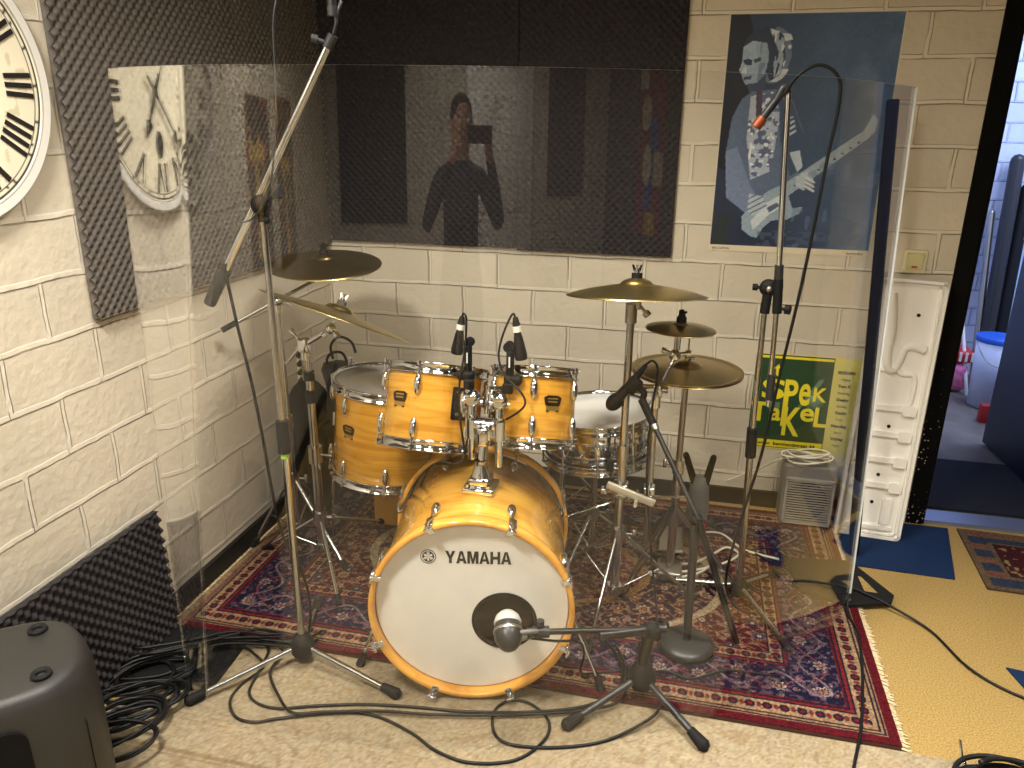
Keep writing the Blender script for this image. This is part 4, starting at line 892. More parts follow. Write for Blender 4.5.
mb.cyl(bt+V((-.006,0,.985)), bt+V((-.013,0,1.085)), .0135, n=14); knob(mb, bt+V((-.006,0,1.0)), bt+V((.022,-.012,1.0)), .014); mb.build('boom_joint', ['matt', 'steel'], t)
mb = MB(); mb.cyl(bt+V((.002,-.0,.70)), bt+V((-.008,0,1.0)), .0078, n=14); mb.cyl(bt+V((-.008,0,1.0)), bt+V((-.046,0,1.585)), .0085, n=14); mb.build('boom', 'chrome', t)
mb = MB(); mb.cyl(bt+V((-.013,0,1.085)), bt+V((-.0155,0,1.125)), .0125, n=16); mb.cyl(bt+V((.003,0,.72)), bt+V((.001,0,.80)), .0125, n=14); mb.build('boom_collar', 'greyd', t)
tp = bt+V((-.046,0,1.585)); mq = thing('condenser_microphone', 'small copper-tipped microphone at the top of the right stand', 'microphone', tp, None, 'small microphones')
m1 = tp+V((-.075,-.01,-.09)); mb = MB(); mb.tube([tp+V((0,0,-.005)), tp+V((-.012,0,.012)), tp+V((-.034,-.004,-.03))], .010, n=12); mb.cyl(tp+V((-.015,0,-.0)), tp+V((-.060,-.008,-.068)), .0105, n=14); mb.build('body', 'greyd', mq)
mb = MB(); mb.cyl(tp+V((-.058,-.008,-.066)), m1, .014, n=14); mb.build('capsule', 'oran', mq)
# kick drum stand and mic
S3 = V((-.035, 1.765, 0)); t = thing('short_boom_mic_stand', 'short black tripod stand in front of the bass drum for its microphone', 'microphone stand', S3, None, 'microphone stands')
mic_tri(t, S3, .075, .2, (223, -42, 92), 'greyd', .0095, Rs=(.240,.225,.20), hubr=.038, hubh=.085)
mb = MB(); mb.cyl(S3+V((0,0,.12)), S3+V((.012,-.02,.235)), .016, n=16); mb.build('column', 'black', t)
kj = V((-.018,1.735,.252)); km = V((-.345,1.60,.282)); mb = MB(); mb.box(kj+V((0,0,-.005)), (.05,.035,.035), bev=.008); mb.sph(kj, .022, n=12); knob(mb, kj, kj+V((.03,.03,0)), .014); mb.build('boom_joint', 'matt', t)
mb = MB(); mb.cyl(kj+V((.035,.012,.0)), kj+V((.0,0,0)), .014, n=14); mb.cyl(kj+V((.0,0,0)), kj+V((-.13,-.058,.0)), .0125, n=14); mb.cyl(kj, kj+(km-kj)*.86, .008, n=14); mb.build('boom', 'black', t)
kc = kj+(km-kj)*.84; mb = MB(); kd = (km-kj).normalized(); mb.cyl(kc-kd*.022, kc+kd*.02, .015, n=14); knob(mb, kc, kc+V((0,0,.028)), .010); mb.cyl(kc+kd*.015, km+V((.02,.0,0)), .012, .015, n=14); mb.build('mic_clip', 'greyd', t)
km_c = V((-.370, 1.595, .280)); dirm = V((-.25,.82,.42)).normalized()
kmic = thing('kick_drum_microphone', 'egg-shaped dark grey microphone aimed at the bass drum port hole', 'microphone', km_c)
RR = rotz_to(dirm); mb = MB(); mb.sph(km_c, 1, n=24, sc=(.037,.037,.050), R=RR); mb.build('body', 'greyd', kmic)
mb = MB(); mb.lathe([(.0375,.0),(.0388,.004),(.0375,.008)], c=km_c-dirm*.002, ax=dirm, n=32); mb.build('band', 'steel', kmic)
mb = MB(); mb.lathe([(.034,.022),(.036,.028),(.030,.044),(.018,.056),(.0001,.060)], c=km_c, ax=dirm, n=28); mb.build('grille', mat('light_grille', (196,194,188), .4), kmic)
mb = MB(); mb.cyl(km_c+V((.02,-.005,-.008)), km+V((.04,.012,-.004)), .013, .010, n=14); mb.tube([km_c+V((.03,-.006,.01)), km_c+V((.06,.004,.012)), kc-kd*.0], .006, n=8); mb.build('swivel', 'grey', kmic)
# round-base stand with long black boom for snare mic
S4 = V((.083, 2.0, 0)); t = thing('round_base_mic_stand', 'dark microphone stand on a heavy round base in front of the hi-hat', 'microphone stand', S4, None, 'microphone stands')
mb = MB(); mb.lathe([(.0001,.048),(.03,.048),(.07,.042),(.080,.034),(.081,.014),(.0001,.014)], c=S4, n=40); mb.build('base', 'greyd', t)
mb = MB(); mb.cyl(S4+V((0,0,.04)), S4+V((-.008,0,.47)), .0125, n=16); mb.build('pole', 'greyd', t)
sj = S4+V((-.002,-.02,.46)); sm_ = V((-.105, 2.155, .735)); st = V((.215,1.90,.13)); mb = MB(); mb.cyl(sj, S4+V((-.008,0,.44)), .015, n=12); knob(mb, sj, sj+V((.035,-.02,0))); mb.build('boom_joint', 'matt', t)
mb = MB(); mb.cyl(sm_, sj, .0075, n=14); mb.cyl(sj, st, .0095, n=14); mb.build('boom', 'black', t)
mb = MB(); mb.cyl(sm_-V((0,0,0)), sm_+(sj-sm_)*.22, .012, n=12); mb.cyl(sm_+(sj-sm_)*.22, sm_+(sj-sm_)*.26, .0115, m=1, n=12); mb.build('boom_tip', ['matt', 'steel'], t)
sx = thing('vocal_style_microphone', 'black handheld-type microphone aimed at the snare drum head', 'microphone', (-.20,2.16,.66))
mb = MB(); mb.cyl((-.122,2.16,.805), (-.170,2.165,.735), .0115, .017, n=16); mb.build('body', 'black', sx)
mb = MB(); mb.sph((-.184,2.167,.716), 1, n=16, sc=(.024,.024,.032), R=rotz_to((-.6,.05,-.75))); mb.build('grille', 'matt', sx)
mb = MB(); mb.cyl((-.122,2.16,.805), (-.100,2.158,.840), .010, .006, n=12); mb.build('connector', 'rubber', sx)
mb = MB(); mb.box((-.130,2.158,.775), (.035,.03,.05), 0, Matrix.Rotation(radians(38),3,'Y'), bev=.008); mb.tube([(-.127,2.158,.78), (-.10,2.155,.755), sm_], .010, n=10); mb.build('clip', 'matt', sx)
# tom mics
def tommic(label, top, bot, clampp, side):
    c = V(clampp); root = thing('tom_microphone', label, 'microphone', c, None, 'clip-on tom microphones')
    top, bot = V(top), V(bot); d = (bot-top).normalized(); L_ = (bot-top).length
    mb = MB(); mb.cyl(top+d*L_*.34, top+d*L_*.45, .0095, .011, n=14); mb.cyl(top+d*L_*.45, top+d*L_*.9, .012, .018, n=18); mb.cyl(top+d*L_*.9, bot, .018, .0165, n=18); mb.build('body', 'black', root)
    mb = MB(); mb.cyl(top, top+d*L_*.2, .0065, .0115, n=14); mb.build('connector', 'matt', root)
    mb = MB(); mb.cyl(top+d*L_*.2, top+d*L_*.34, .0122, n=16); mb.build('tape', 'white', root)
    h = bot+V((side*.036,0,.034)); mb = MB(); mb.cyl(h+V((-side*.036,0,-.004)), h, .008, n=10); mb.cyl(h+V((0,-.014,0)), h+V((0,.014,0)), .0135, n=16)
    mb.box((h+c)/2+V((side*.002,0,.0)), (.021,.020,(h-c).length*.86), 0, None, bev=.006); mb.box((h+c)/2+V((side*.002,-.011,.006)), (.004,.002,.03), 1); mb.box(c+V((0,0,.0)), (.05,.03,.026), 0, None, bev=.008); mb.box(c+V((side*.012,-.012,-.022)), (.03,.016,.03), 0, None, bev=.005); mb.build('clip', ['matt', 'white'], root)
    return root
tommic('clip-on microphone on the left rack tom rim', (-.600,1.985,.992), (-.617,1.985,.885), (-.588,1.975,.826), 1)
tommic('clip-on microphone on the right rack tom rim', (-.450,1.985,1.000), (-.431,1.985,.882), (-.452,1.975,.823), -1)

# ------------------------------------------------------------------ acrylic shield
def endt(X): u = -(X+1.0); return (X, 1.435+.16*u+.77*u*u)
def endb(X): u = -(X+1.0); return (X, 1.41+.16*u+.77*u*u)
SB = [endb(-1.262+.0097*k) for k in range(0, 11)]+[endb(-1.09),(-.98,1.405),(-.80,1.405),(-.58,1.435),(-.35,1.495),(-.12,1.575),(.10,1.685),(.28,1.84),(.41,2.01),(.515,2.19),(.60,2.36)]
ST = [endt(-1.235+.0235*k) for k in range(0, 11)]+[(-.95,1.428),(-.88,1.427),(-.75,1.437),(-.56,1.465),(-.34,1.525),(-.12,1.61),(.08,1.725),(.24,1.865),(.36,2.03),(.462,2.21),(.546,2.37)]
def crv(P, res=8):
    P = [V(p) for p in P]; Q = []
    for i in range(len(P)-1):
        p0 = P[max(i-1,0)]; p1 = P[i]; p2 = P[i+1]; p3 = P[min(i+2,len(P)-1)]
        for k in range(res):
            t_ = k/res; Q.append(.5*((2*p1)+(p2-p0)*t_+(2*p0-5*p1+4*p2-p3)*t_*t_+(-p0+3*p1-3*p2+p3)*t_**3))
    Q.append(P[-1]); return Q
cb_, ct_ = crv(SB), crv(ST); nn = len(cb_); th = .004; vs = []
for side in (0, 1):
    for C_, z in ((cb_, .016), (ct_, 1.6)):
        for i in range(nn):
            tg = (C_[min(i+1,nn-1)]-C_[max(i-1,0)]).normalized(); nrm = V((-tg.y, tg.x)); p = C_[i]+nrm*(th*side); vs.append(V((p.x, p.y, z)))
front_f = []; back_f = []; rim_f = []; bot_f = []
KS = 8*10
for i in range(KS, nn-1):
    front_f.append((i, i+1, nn+i+1, nn+i)); o_ = 2*nn; back_f.append((o_+i, o_+nn+i, o_+nn+i+1, o_+i+1))
    rim_f.append((nn+i, nn+i+1, 3*nn+i+1, 3*nn+i)); bot_f.append((i, 2*nn+i, 2*nn+i+1, i+1))
rim_f += [(nn-1, 3*nn-1, 4*nn-1, 2*nn-1)]
sh = thing('drum_shield', 'tall curved clear acrylic screen standing around the front of the kit', 'drum screen', (-.3, 1.6, 0))
mb = MB(); mb.add(vs, front_f, 0, True); mb.add(vs, back_f, 0, True); mb.add(vs, rim_f, 1, False); mb.add(vs, bot_f, 0, False)
mb.build('acrylic_sheet', ['acrylic', mat('rim_painted_glint', (176,178,174), .3)], sh)  # pale rim colour paints in the light caught along the top edge
mb = MB(); f1 = []; f2 = []; f3 = [(0, nn, 3*nn, 2*nn)]
for i in range(KS): o_ = 2*nn; f1.append((i, i+1, nn+i+1, nn+i)); f2.append((o_+i, o_+nn+i, o_+nn+i+1, o_+i+1)); f3.append((nn+i, nn+i+1, 3*nn+i+1, 3*nn+i))
mb.add(vs, f1, 0, True); mb.add(vs, f2, 0, True); mb.add(vs, f3, 0, False); o = mb.build('end_panel', 'acrylic_end', sh); o['label'] = 'curled left end of the screen with strong reflections'
M['edge'] = mat('edge_painted_glint', (236,240,240), .25)
mb = MB(); p0 = V((cb_[-1].x, cb_[-1].y, .016)); p1 = V((ct_[-1].x, ct_[-1].y, 1.6)); mb.cyl(p0+V((.002,.003,0)), p1+V((.002,.003,0)), .0028, n=6); mb.build('edge_glint_rod', 'edge', sh)  # pale opaque rod added as a painted glint down the right end
# foot plates (things the sheet stands in)
mb = MB(); mb.prism([(-1.495,1.53),(-1.36,1.47),(-1.185,1.50),(-1.20,1.70),(-1.30,1.732),(-1.495,1.732)], (0,0,.010), (1,0,0), (0,1,0), (0,0,1), .006); single(mb, 'foot_plate', 'matt', 'flat black foot plate under the left end of the acrylic screen', 'foot plate', 'black foot plates of the screen')
mb = MB(); o_ = (0,0,.014)
out = [(.415,2.585),(.645,2.625),(.752,2.43),(.735,2.385),(.60,2.335),(.455,2.38)]
mb.prism(out, (0,0,.014), (1,0,0), (0,1,0), (0,0,1), .012); mb.prism([(.655,2.52),(.665,2.52),(.70,2.43),(.66,2.43)], (0,0,.0262), (1,0,0), (0,1,0), (0,0,1), .0008, 1); single(mb, 'foot_plate', ['rubber', 'carpet'], 'triangular black rubber foot under the right end of the acrylic screen', 'foot plate', 'black foot plates of the screen')

# ------------------------------------------------------------------ things along the back wall, right
# white moulded panel
wp = thing('moulded_panel', 'white moulded plastic panel with channels leaning on the back wall by the door', 'panel', (.80, 2.93, 0))
pu = V((.97,.0,-.038)).normalized(); pv = V((.038,.12,.97)).normalized(); pw = pu.cross(pv); PO = V((.630, 2.885, .008)); PW, PH = .235, .985
def rrect(x0, y0, x1, y1, r, n=5):
    o = []
    for cx, cy, a in ((x1-r,y0+r,-90),(x1-r,y1-r,0),(x0+r,y1-r,90),(x0+r,y0+r,180)):
        for k in range(n+1): t_ = radians(a+90*k/n); o.append((cx+r*cos(t_), cy+r*sin(t_)))
    return o
mb = MB(); mb.prism(rrect(0,0,PW,PH,.012), PO, pu, pv, pw, .02); mb.build('board', 'panel', wp)
def loopwall(mb, poly, z0, z1, w, closed=True):
    n = len(poly)
    rng = range(n if closed else n-1)
    for i in rng:
        a = V(poly[i]); b = V(poly[(i+1) % n]); d = (b-a)
        if d.length < 1e-6: continue
        d.normalize(); nn_ = V((-d.y, d.x))*w/2; a2 = a-d*w*.3; b2 = b+d*w*.3
        mb.prism([tuple(a2-nn_), tuple(b2-nn_), tuple(b2+nn_), tuple(a2+nn_)], PO, pu, pv, pw, z1)
mb = MB(); loopwall(mb, rrect(.006,.006,PW-.006,PH-.006,.012), .02, .036, .010)
loopwall(mb, rrect(.018,.018,PW-.02,PH-.018,.010), .02, .028, .006); mb.build('rim', 'panel', wp)
mb = MB()
def ridge(pts, w=.034, h=.032):
    P_ = crv(pts, 6); mb.tube([PO+pu*p.x+pv*p.y+pw*.018 for p in P_], w/2, n=10, smoothc=False)
ridge([(.055,.93),(.075,.80),(.073,.72),(.085,.66),(.105,.655),(.118,.69),(.13,.735),(.16,.745),(.20,.735)])
ridge([(.115,.655),(.14,.64),(.175,.64),(.185,.60),(.18,.52)], .022)
ridge([(.02,.655),(.06,.65),(.10,.648)], .016)
for y_ in (.50, .40, .30, .20):
    mb.prism(rrect(.02,y_,.17,y_+.020,.008,3), PO, pu, pv, pw, .030); mb.prism(rrect(.16,y_-.012,.205,y_+.026,.008,3), PO, pu, pv, pw, .036)
mb.prism(rrect(.15,.06,.185,.16,.008,3), PO, pu, pv, pw, .030); mb.prism(rrect(.03,.035,.20,.05,.006,3), PO, pu, pv, pw, .030)
mb.build('moulding', 'panel', wp)
mb = MB()
for x_, y_ in ((.155,.86),(.06,.70),(.125,.44),(.12,.25),(.115,.14)): mb.cyl(PO+pu*x_+pv*y_+pw*.018, PO+pu*x_+pv*y_+pw*.0225, .0065, n=14)
mb.build('screw_hole', 'matt', wp)
# light switch
t = thing('light_switch', 'cream light switch above the white moulded panel', 'switch', (.787, YB, 1.045)); sc_ = YB/3.0
mb = MB(); mb.box((.789, YB-.006, 1.040), (.082,.012,.084), bev=.003); mb.build('plate', 'cream', t)
mb = MB(); mb.box((.789, YB-.014, 1.042), (.056,.008,.058), 0, Matrix.Rotation(radians(3),3,'X'), bev=.002); rk = mb.build('rocker', mat('switch_rocker', (214,206,150), .35), t)
mb = MB(); mb.box((.789, YB-.0185, 1.022), (.018,.002,.006)); mb.build('indicator', 'red', rk)
# black tall board and white thin board left of the panel
mb = MB(); mb.box((0,0,.79), (.036,.03,1.58), 0, None, bev=.006); RB = Matrix(((1,0,0),(0,1,0),(0,0,1)))
d_ = (V((.597,2.86,1.56))-V((.672,2.70,.012))); Rr = rotz_to(d_, (0,1,0)); mb.v = [V((.672,2.70,.014))+Rr @ p for p in mb.v]; single(mb, 'black_batten', 'matt', 'tall thin black batten standing just behind the right end of the screen', 'batten')
mb = MB(); mb.box((0,0,.5), (.10,.012,1.0), 0, None, bev=.003); d_ = (V((.70,2.985,1.0))-V((.66,2.86,.0))); Rr = rotz_to(d_, (0,1,0)) @ Matrix.Rotation(radians(80), 3, 'Z'); mb.v = [V((.640,2.885,.008))+Rr @ p for p in mb.v]; single(mb, 'white_board', 'panel', 'narrow white board seen edge-on between the heater and the black batten', 'board')
# heater
hx, hy = .520, 2.915; ht = thing('fan_heater', 'grey box fan heater with a slatted front against the back wall', 'heater', (hx,hy,0))
mb = MB(); mb.box((hx,hy+.02,.142), (.195,.13,.255), bev=.012); mb.build('housing', 'grey', ht)
mb = MB()
for k in range(17): mb.box((hx,hy-.054,.038+k*.0105), (.165,.006,.0032))
for x_ in (-.085,.085): mb.box((hx+x_,hy-.050,.122), (.008,.014,.185))
for z_ in (.030,.214): mb.box((hx,hy-.050,z_), (.178,.014,.008))
mb.build('grille', mat('grey_grille', (150,146,136), .5), ht)
mb = MB(); mb.lathe([(.0001,.002),(.080,.002),(.080,.0)], c=(hx-.008,hy-.0452,.122), ax=(0,-1,0), n=40)  # black disc stands in for the shaded hollow behind the slats
for k in range(6):
    a_ = k*pi/3; mb.box((hx-.008+cos(a_)*.036,hy-.042,.122+sin(a_)*.036), (.06,.003,.026), 0, Matrix.Rotation(-a_,3,'Y') @ Matrix.Rotation(.5,3,'X'))
mb.cyl((hx-.008,hy-.052,.122), (hx-.008,hy-.03,.122), .018, n=16); mb.build('fan', 'rubber', ht)
mb = MB()
for x_ in (-.075,.075): mb.box((hx+x_,hy+.02,.014), (.03,.10,.02), bev=.004)
mb.build('foot', 'rubber', ht)
mb = MB(); pts = []
for k in range(60):
    a_ = k*2*pi/15; r_ = .075+.012*sin(k*.7); pts.append((hx-.02+r_*1.1*cos(a_), hy-.01+r_*.55*sin(a_), .278+.0006*k+.005*sin(k*1.1)))
pts += [(hx-.11,hy,.27),(hx-.17,hy+.06,.20),(hx-.24,hy+.10,.14),(hx-.30,hy+.11,.10)]
mb.tube(pts, .0035, n=6, res=3); single(mb, 'white_cable', 'whitecable', 'coiled white cable lying on top of the fan heater', 'cable', 'white cables')
# yellow box behind the bass drum, corner bag, grey bag on the floor tom
bx = thing('yellow_box', 'yellow wooden box behind the bass drum under the floor tom', 'box', (-1.02, 2.50, 0))
mb = MB(); mb.box((-1.03,2.55,.10), (.17,.14,.18), bev=.006); mb.build('body', 'box', bx)
mb = MB(); mb.box((-1.03,2.55,.20), (.19,.16,.022), bev=.005); mb.build('lid', 'box', bx)
bg = thing('instrument_bag', 'black padded instrument bag leaning in the corner behind the stands', 'bag', (-1.40, 2.56, 0))
mb = MB(); pr = [(0,.15,.07),(.12,.16,.08),(.30,.15,.08),(.40,.13,.07),(.46,.10,.055),(.50,.06,.04),(.52,.03,.02)]; vs = []; fs = []; n = 28
for (z_, a_, b_) in pr:
    for k in range(n):
        t_ = 2*pi*k/n; e = lambda q: (abs(q)**.7)*(1 if q > 0 else -1); vs.append((-1.40-z_*.05+b_*e(cos(t_)), 2.56+z_*.06+a_*e(sin(t_)), .02+z_))
for q in range(len(pr)-1):
    for k in range(n): fs.append((q*n+k, q*n+(k+1) % n, (q+1)*n+(k+1) % n, (q+1)*n+k))
fs += [tuple(range(n))[::-1], tuple((len(pr)-1)*n+k for k in range(n))]; mb.add(vs, fs, 0, True); mb.build('cover', 'bag', bg)
mb = MB(); mb.box((-1.435,2.60,.60), (.035,.04,.15), bev=.008); mb.build('headstock', 'cream', bg)
mb = MB()
for k in range(4): mb.cyl((-1.435,2.58,.55+k*.034), (-1.425,2.555,.55+k*.034), .006, n=8); mb.sph((-1.422,2.55,.55+k*.034), .011, n=8)
mb.build('tuning_peg', 'matt', bg)
mb = MB(); mb.tube([(-1.345,2.50,.38), (-1.30,2.53,.42), (-1.345,2.56,.44)], .008); mb.build('handle', 'matt', bg)
gb = thing('stick_bag', 'charcoal drumstick bag hanging beside the floor tom', 'bag', (-1.175, 2.47, .33))
mb = MB(); vs = []; pr = [(0,.04,.025),(.06,.06,.035),(.18,.075,.04),(.27,.08,.04),(.30,.06,.03)]; fs = []
for (z_, a_, b_) in pr:
    for k in range(n):
        t_ = 2*pi*k/n; vs.append((-1.225+a_*.85*cos(t_)+.012*sin(3*t_+z_*20), 2.49+b_*sin(t_), .40+z_*.86))
for q in range(len(pr)-1):
    for k in range(n): fs.append((q*n+k, q*n+(k+1) % n, (q+1)*n+(k+1) % n, (q+1)*n+k))
fs += [tuple(range(n))[::-1], tuple((len(pr)-1)*n+k for k in range(n))]; mb.add(vs, fs, 0, True); mb.build('pouch', 'greybag', gb)
mb = MB(); mb.tube([(-1.255,2.47,.62), (-1.265,2.47,.67), (-1.24,2.47,.70), (-1.20,2.47,.70), (-1.18,2.47,.65)], .005); mb.build('strap', 'matt', gb)
mb = MB(); mb.cyl((-1.175,2.46,.63), (-1.165,2.46,.69), .009, n=10); mb.build('clip', 'chrome', gb)
for k, (x_, y_, a_) in enumerate(((-1.115,2.56,.25),(-1.14,2.57,-.1))):
    mb = MB(); mb.cyl((x_,y_,.30), (x_-.06*a_*2-.05,y_+.03,.62), .008, n=10); mb.sph((x_-.06*a_*2-.05,y_+.03,.625), .008, n=8); single(mb, 'drumstick', 'lightwood', ('pale drumstick leaning beside the floor tom, nearer the drum', 'pale drumstick leaning beside the floor tom, nearer the bag')[k], 'drumstick', 'drumsticks by the floor tom')
# grey horned thing by the hi-hat
hp = V((.105, 2.72, 0)); hn = thing('grey_hand_tool', 'grey tool with two upright black handles on the rug behind the hi-hat', 'tool', hp)
mb = MB(); vs = []; fs = []; pr = [(.012,.025,.022),(.05,.038,.032),(.12,.042,.034),(.20,.036,.028),(.25,.026,.018)]
for (z_, a_, b_) in pr:
    for k in range(n): t_ = 2*pi*k/n; vs.append((hp.x+a_*cos(t_)-.0*z_, hp.y+b_*sin(t_), z_))
for q in range(len(pr)-1):
    for k in range(n): fs.append((q*n+k, q*n+(k+1) % n, (q+1)*n+(k+1) % n, (q+1)*n+k))
fs += [tuple(range(n))[::-1], tuple((len(pr)-1)*n+k for k in range(n))]; mb.add(vs, fs, 0, True); mb.build('body', 'grey', hn)
for s in (-1,1): mb = MB(); mb.cyl(hp+V((s*.02,0,.22)), hp+V((s*.05-.01,0,.33)), .014, .012, n=12); mb.sph(hp+V((s*.05-.01,0,.33)), .012, n=10); mb.build('handle', 'matt', hn)
mb = MB(); mb.box(hp+V((.02,-.042,.07)), (.03,.008,.05), bev=.003); mb.build('marking', 'red', hn)

# posters
def guitarist(U, Vv, W, H):
    u = U/W; v = 1-Vv/H     # u right, v down
    a = W/H
    col = np.zeros(U.shape+(3,)); g = np.clip(.2+.8*u, 0, 1)[..., None]
    col[:] = np.array((24,32,54))*(1-g)+np.array((78,108,142))*g
    put(col, np.clip((u-.25)*1.6, 0, 1)*(v > -1)*np.clip(1.1-v*1.2, 0, 1), (74,98,128), .7)
    sm = vnoise(u*7, v*9+2*vnoise(u*4, v*4, 1), 3)*vnoise(u*15, v*16, 5); put(col, np.clip((u-.5)*2.4, 0, 1)*np.clip(sm*1.6-.15, 0, 1), (140,150,178), .55)
    put(col, np.clip((v-.55)*2, 0, 1)*np.clip(1-abs(u-.35)*2, 0, 1), (16,24,50), .6)
    E = lambda cx, cy, rx, ry, an=0: (((u-cx)*cos(an)+(v-cy)*sin(an))/rx)**2+((-(u-cx)*sin(an)+(v-cy)*cos(an))/ry)**2
    def poly(pts):
        m = np.zeros(u.shape, bool); n_ = len(pts)
        for i in range(n_):
            x1, y1 = pts[i]; x2, y2 = pts[(i+1) % n_]
            c = ((y1 > v) != (y2 > v)) & (u < (x2-x1)*(v-y1)/(y2-y1+1e-9)+x1); m ^= c
        return m
    hn_ = vnoise(u*16+2*vnoise(u*30,v*30,2), v*30, 6); soft = vnoise(u*26, v*30, 17)
    put(col, E(.05,.30,.13,.34) < 1, (14,16,30), .8)
    put(col, E(.245,.165,.125,.105,.25) < 1+.22*hn_, (30,40,60))
    put(col, (E(.275,.165,.105,.105,.35) < 1+.25*hn_) & (u > .245+.05*np.sin(v*40)), (96,116,140)); put(col, (E(.285,.160,.105,.105,.35) < 1+.2*hn_) & (hn_ > .55) & (u > .27), (196,206,214))
    face = poly([(.10,.13),(.15,.105),(.235,.11),(.255,.17),(.245,.235),(.20,.275),(.135,.285),(.115,.265),(.105,.245),(.085,.225),(.10,.19)])
    put(col, face, (150,170,190)); put(col, face & (u > .20), (108,128,154)); put(col, face & (soft > .6), (168,188,204), .6)
    put(col, poly([(.10,.185),(.135,.178),(.16,.185),(.155,.205),(.12,.205)]), (44,54,80)); put(col, poly([(.165,.183),(.205,.172),(.215,.186),(.175,.196)]), (54,66,92)); put(col, poly([(.125,.20),(.10,.235),(.135,.24)]), (190,204,214)); put(col, poly([(.115,.252),(.165,.246),(.16,.262),(.12,.264)]), (60,72,98)); put(col, poly([(.14,.28),(.20,.275),(.25,.235),(.25,.30),(.16,.32)]), (58,72,100))
    put(col, poly([(.095,.135),(.12,.09),(.18,.062),(.26,.055),(.33,.09),(.35,.17),(.335,.24),(.275,.27),(.25,.235),(.258,.17),(.235,.118),(.15,.108)]), (40,52,76)); hs = poly([(.24,.06),(.31,.075),(.355,.14),(.35,.22),(.30,.265),(.285,.20),(.30,.14)]); put(col, hs & (vnoise(u*60+6*v, v*24, 31) > .45), (150,166,184)); put(col, hs & (vnoise(u*80+6*v, v*30, 33) > .7), (206,214,220))
    # jacket, patterned shirt, arms
    put(col, poly([(.12,.34),(.18,.31),(.32,.30),(.42,.34),(.50,.46),(.54,.60),(.46,.72),(.14,.78),(.05,.58),(.07,.42)]), (92,110,138))
    shirt = poly([(.17,.33),(.30,.31),(.36,.40),(.34,.64),(.22,.68),(.17,.50)]); put(col, shirt, (176,188,206)); put(col, shirt & (vnoise(u*44, v*52, 9) > .56), (92,104,136)); put(col, shirt & (vnoise(u*60+4, v*70, 19) > .74), (228,232,236))
    put(col, poly([(.20,.31),(.235,.30),(.25,.40),(.22,.45)]), (78,66,86))
    put(col, poly([(.34,.34),(.42,.35),(.52,.50),(.55,.62),(.46,.66),(.38,.52)]), (58,80,110)); put(col, poly([(.38,.42),(.44,.41),(.47,.48),(.41,.50)]) & (np.sin(v*260+u*120) > 0), (190,200,210)); put(col, poly([(.44,.56),(.50,.55),(.53,.62),(.50,.64)]), (186,200,212))
    put(col, poly([(.05,.56),(.12,.54),(.22,.70),(.30,.78),(.24,.84),(.08,.76)]), (120,136,168))
    # guitar: body, horn, pickguard, neck, headstock
    body = poly([(.26,.93),(.20,.90),(.19,.84),(.27,.78),(.33,.73),(.41,.70),(.46,.735),(.50,.80),(.56,.79),(.545,.82),(.47,.85),(.38,.855),(.33,.89),(.30,.935)])
    put(col, body, (150,170,186)); put(col, poly([(.27,.90),(.25,.86),(.33,.78),(.42,.74),(.44,.79),(.36,.83),(.31,.87)]), (206,216,222)); put(col, poly([(.34,.80),(.40,.775),(.42,.79),(.36,.82)]), (80,96,120))
    put(col, poly([(.40,.71),(.86,.465),(.885,.50),(.43,.765)]), (158,174,188)); put(col, poly([(.86,.465),(.90,.40),(.93,.42),(.925,.47),(.885,.50)]), (168,182,194))
    for k in range(9):
        f = k/8.; put(col, E(.50+f*.34, .700-f*.186, .008, .0045) < 1, (50,60,80))
    # hands
    put(col, poly([(.50,.66),(.56,.635),(.60,.66),(.61,.70),(.55,.72),(.50,.70)]), (186,198,208))
    for k in range(3): put(col, E(.585, .675+.018*k, .035, .0065, .35) < 1, (206,214,220)); put(col, E(.585, .684+.018*k, .035, .0025, .35) < 1, (60,74,100))
    put(col, poly([(.22,.74),(.31,.75),(.34,.79),(.27,.84),(.22,.82)]), (184,196,208)); put(col, poly([(.22,.74),(.31,.75),(.34,.79),(.27,.84),(.22,.82)]) & (np.sin((v+u*.4)*260) > .7), (84,98,126))
    # amp / bottles lower left
    put(col, (u < .14) & (v > .83) & (vnoise(u*60, v*20, 8) > .4), (40,50,52)); put(col, (v > .9) & (u > .3) & (vnoise(u*30, v*60, 3) > .6), (84,100,124), .6)
    put(col, (u > .5) & (v > .60) & (vnoise(u*20, v*26, 12) > .75), (110,130,160), .5)
    col *= (.94+.1*vnoise(u*90, v*120, 4))[..., None]
    border = (Vv < .022); put(col, border, (226,214,184)); put(col, (U < .003) | (U > W-.003) | (Vv > H-.003), (216,208,186))
    return col, np.zeros_like(U)
pt = thing('guitarist_poster', 'blue-toned poster of a guitarist playing an electric guitar on the back wall', 'poster', (.345, YB, 1.055))
painted('print', (.064, YB-.001, 1.048), (1,0,0), (0,0,1), (0,-1,0), .570, .820, .0026, guitarist, .0015, 'vc_print', parent=pt)
mb = MB(); addtext(mb, 'ERIC CLAPTON', (.108, YB-.0032, 1.058), (1,0,0), (0,0,1), (0,-1,0), .012, fit=(.062,.008)); addtext(mb, 'Another Blues', (.585, YB-.0032, 1.058), (1,0,0), (0,0,1), (0,-1,0), .012, fit=(.058,.009)); mb.build('caption', 'ink', pt)
gp = thing('theatre_poster', 'green and yellow poster with big yellow lettering low on the back wall', 'poster', (.46, YB, .27))
px0, px1, pz0, pz1 = .285, .575, .266, .655; pc = lambda x, z, d=.0: V((px0+(px1-px0)*x, YB-.0025-d, pz0+(pz1-pz0)*z))
mb = MB(); mb.box(((px0+.675)/2, YB-.0008, (pz0+pz1)/2-.003), (.675-px0, .0016, pz1-pz0+.012), 0); mb.build('sheet', 'palegreen', gp)
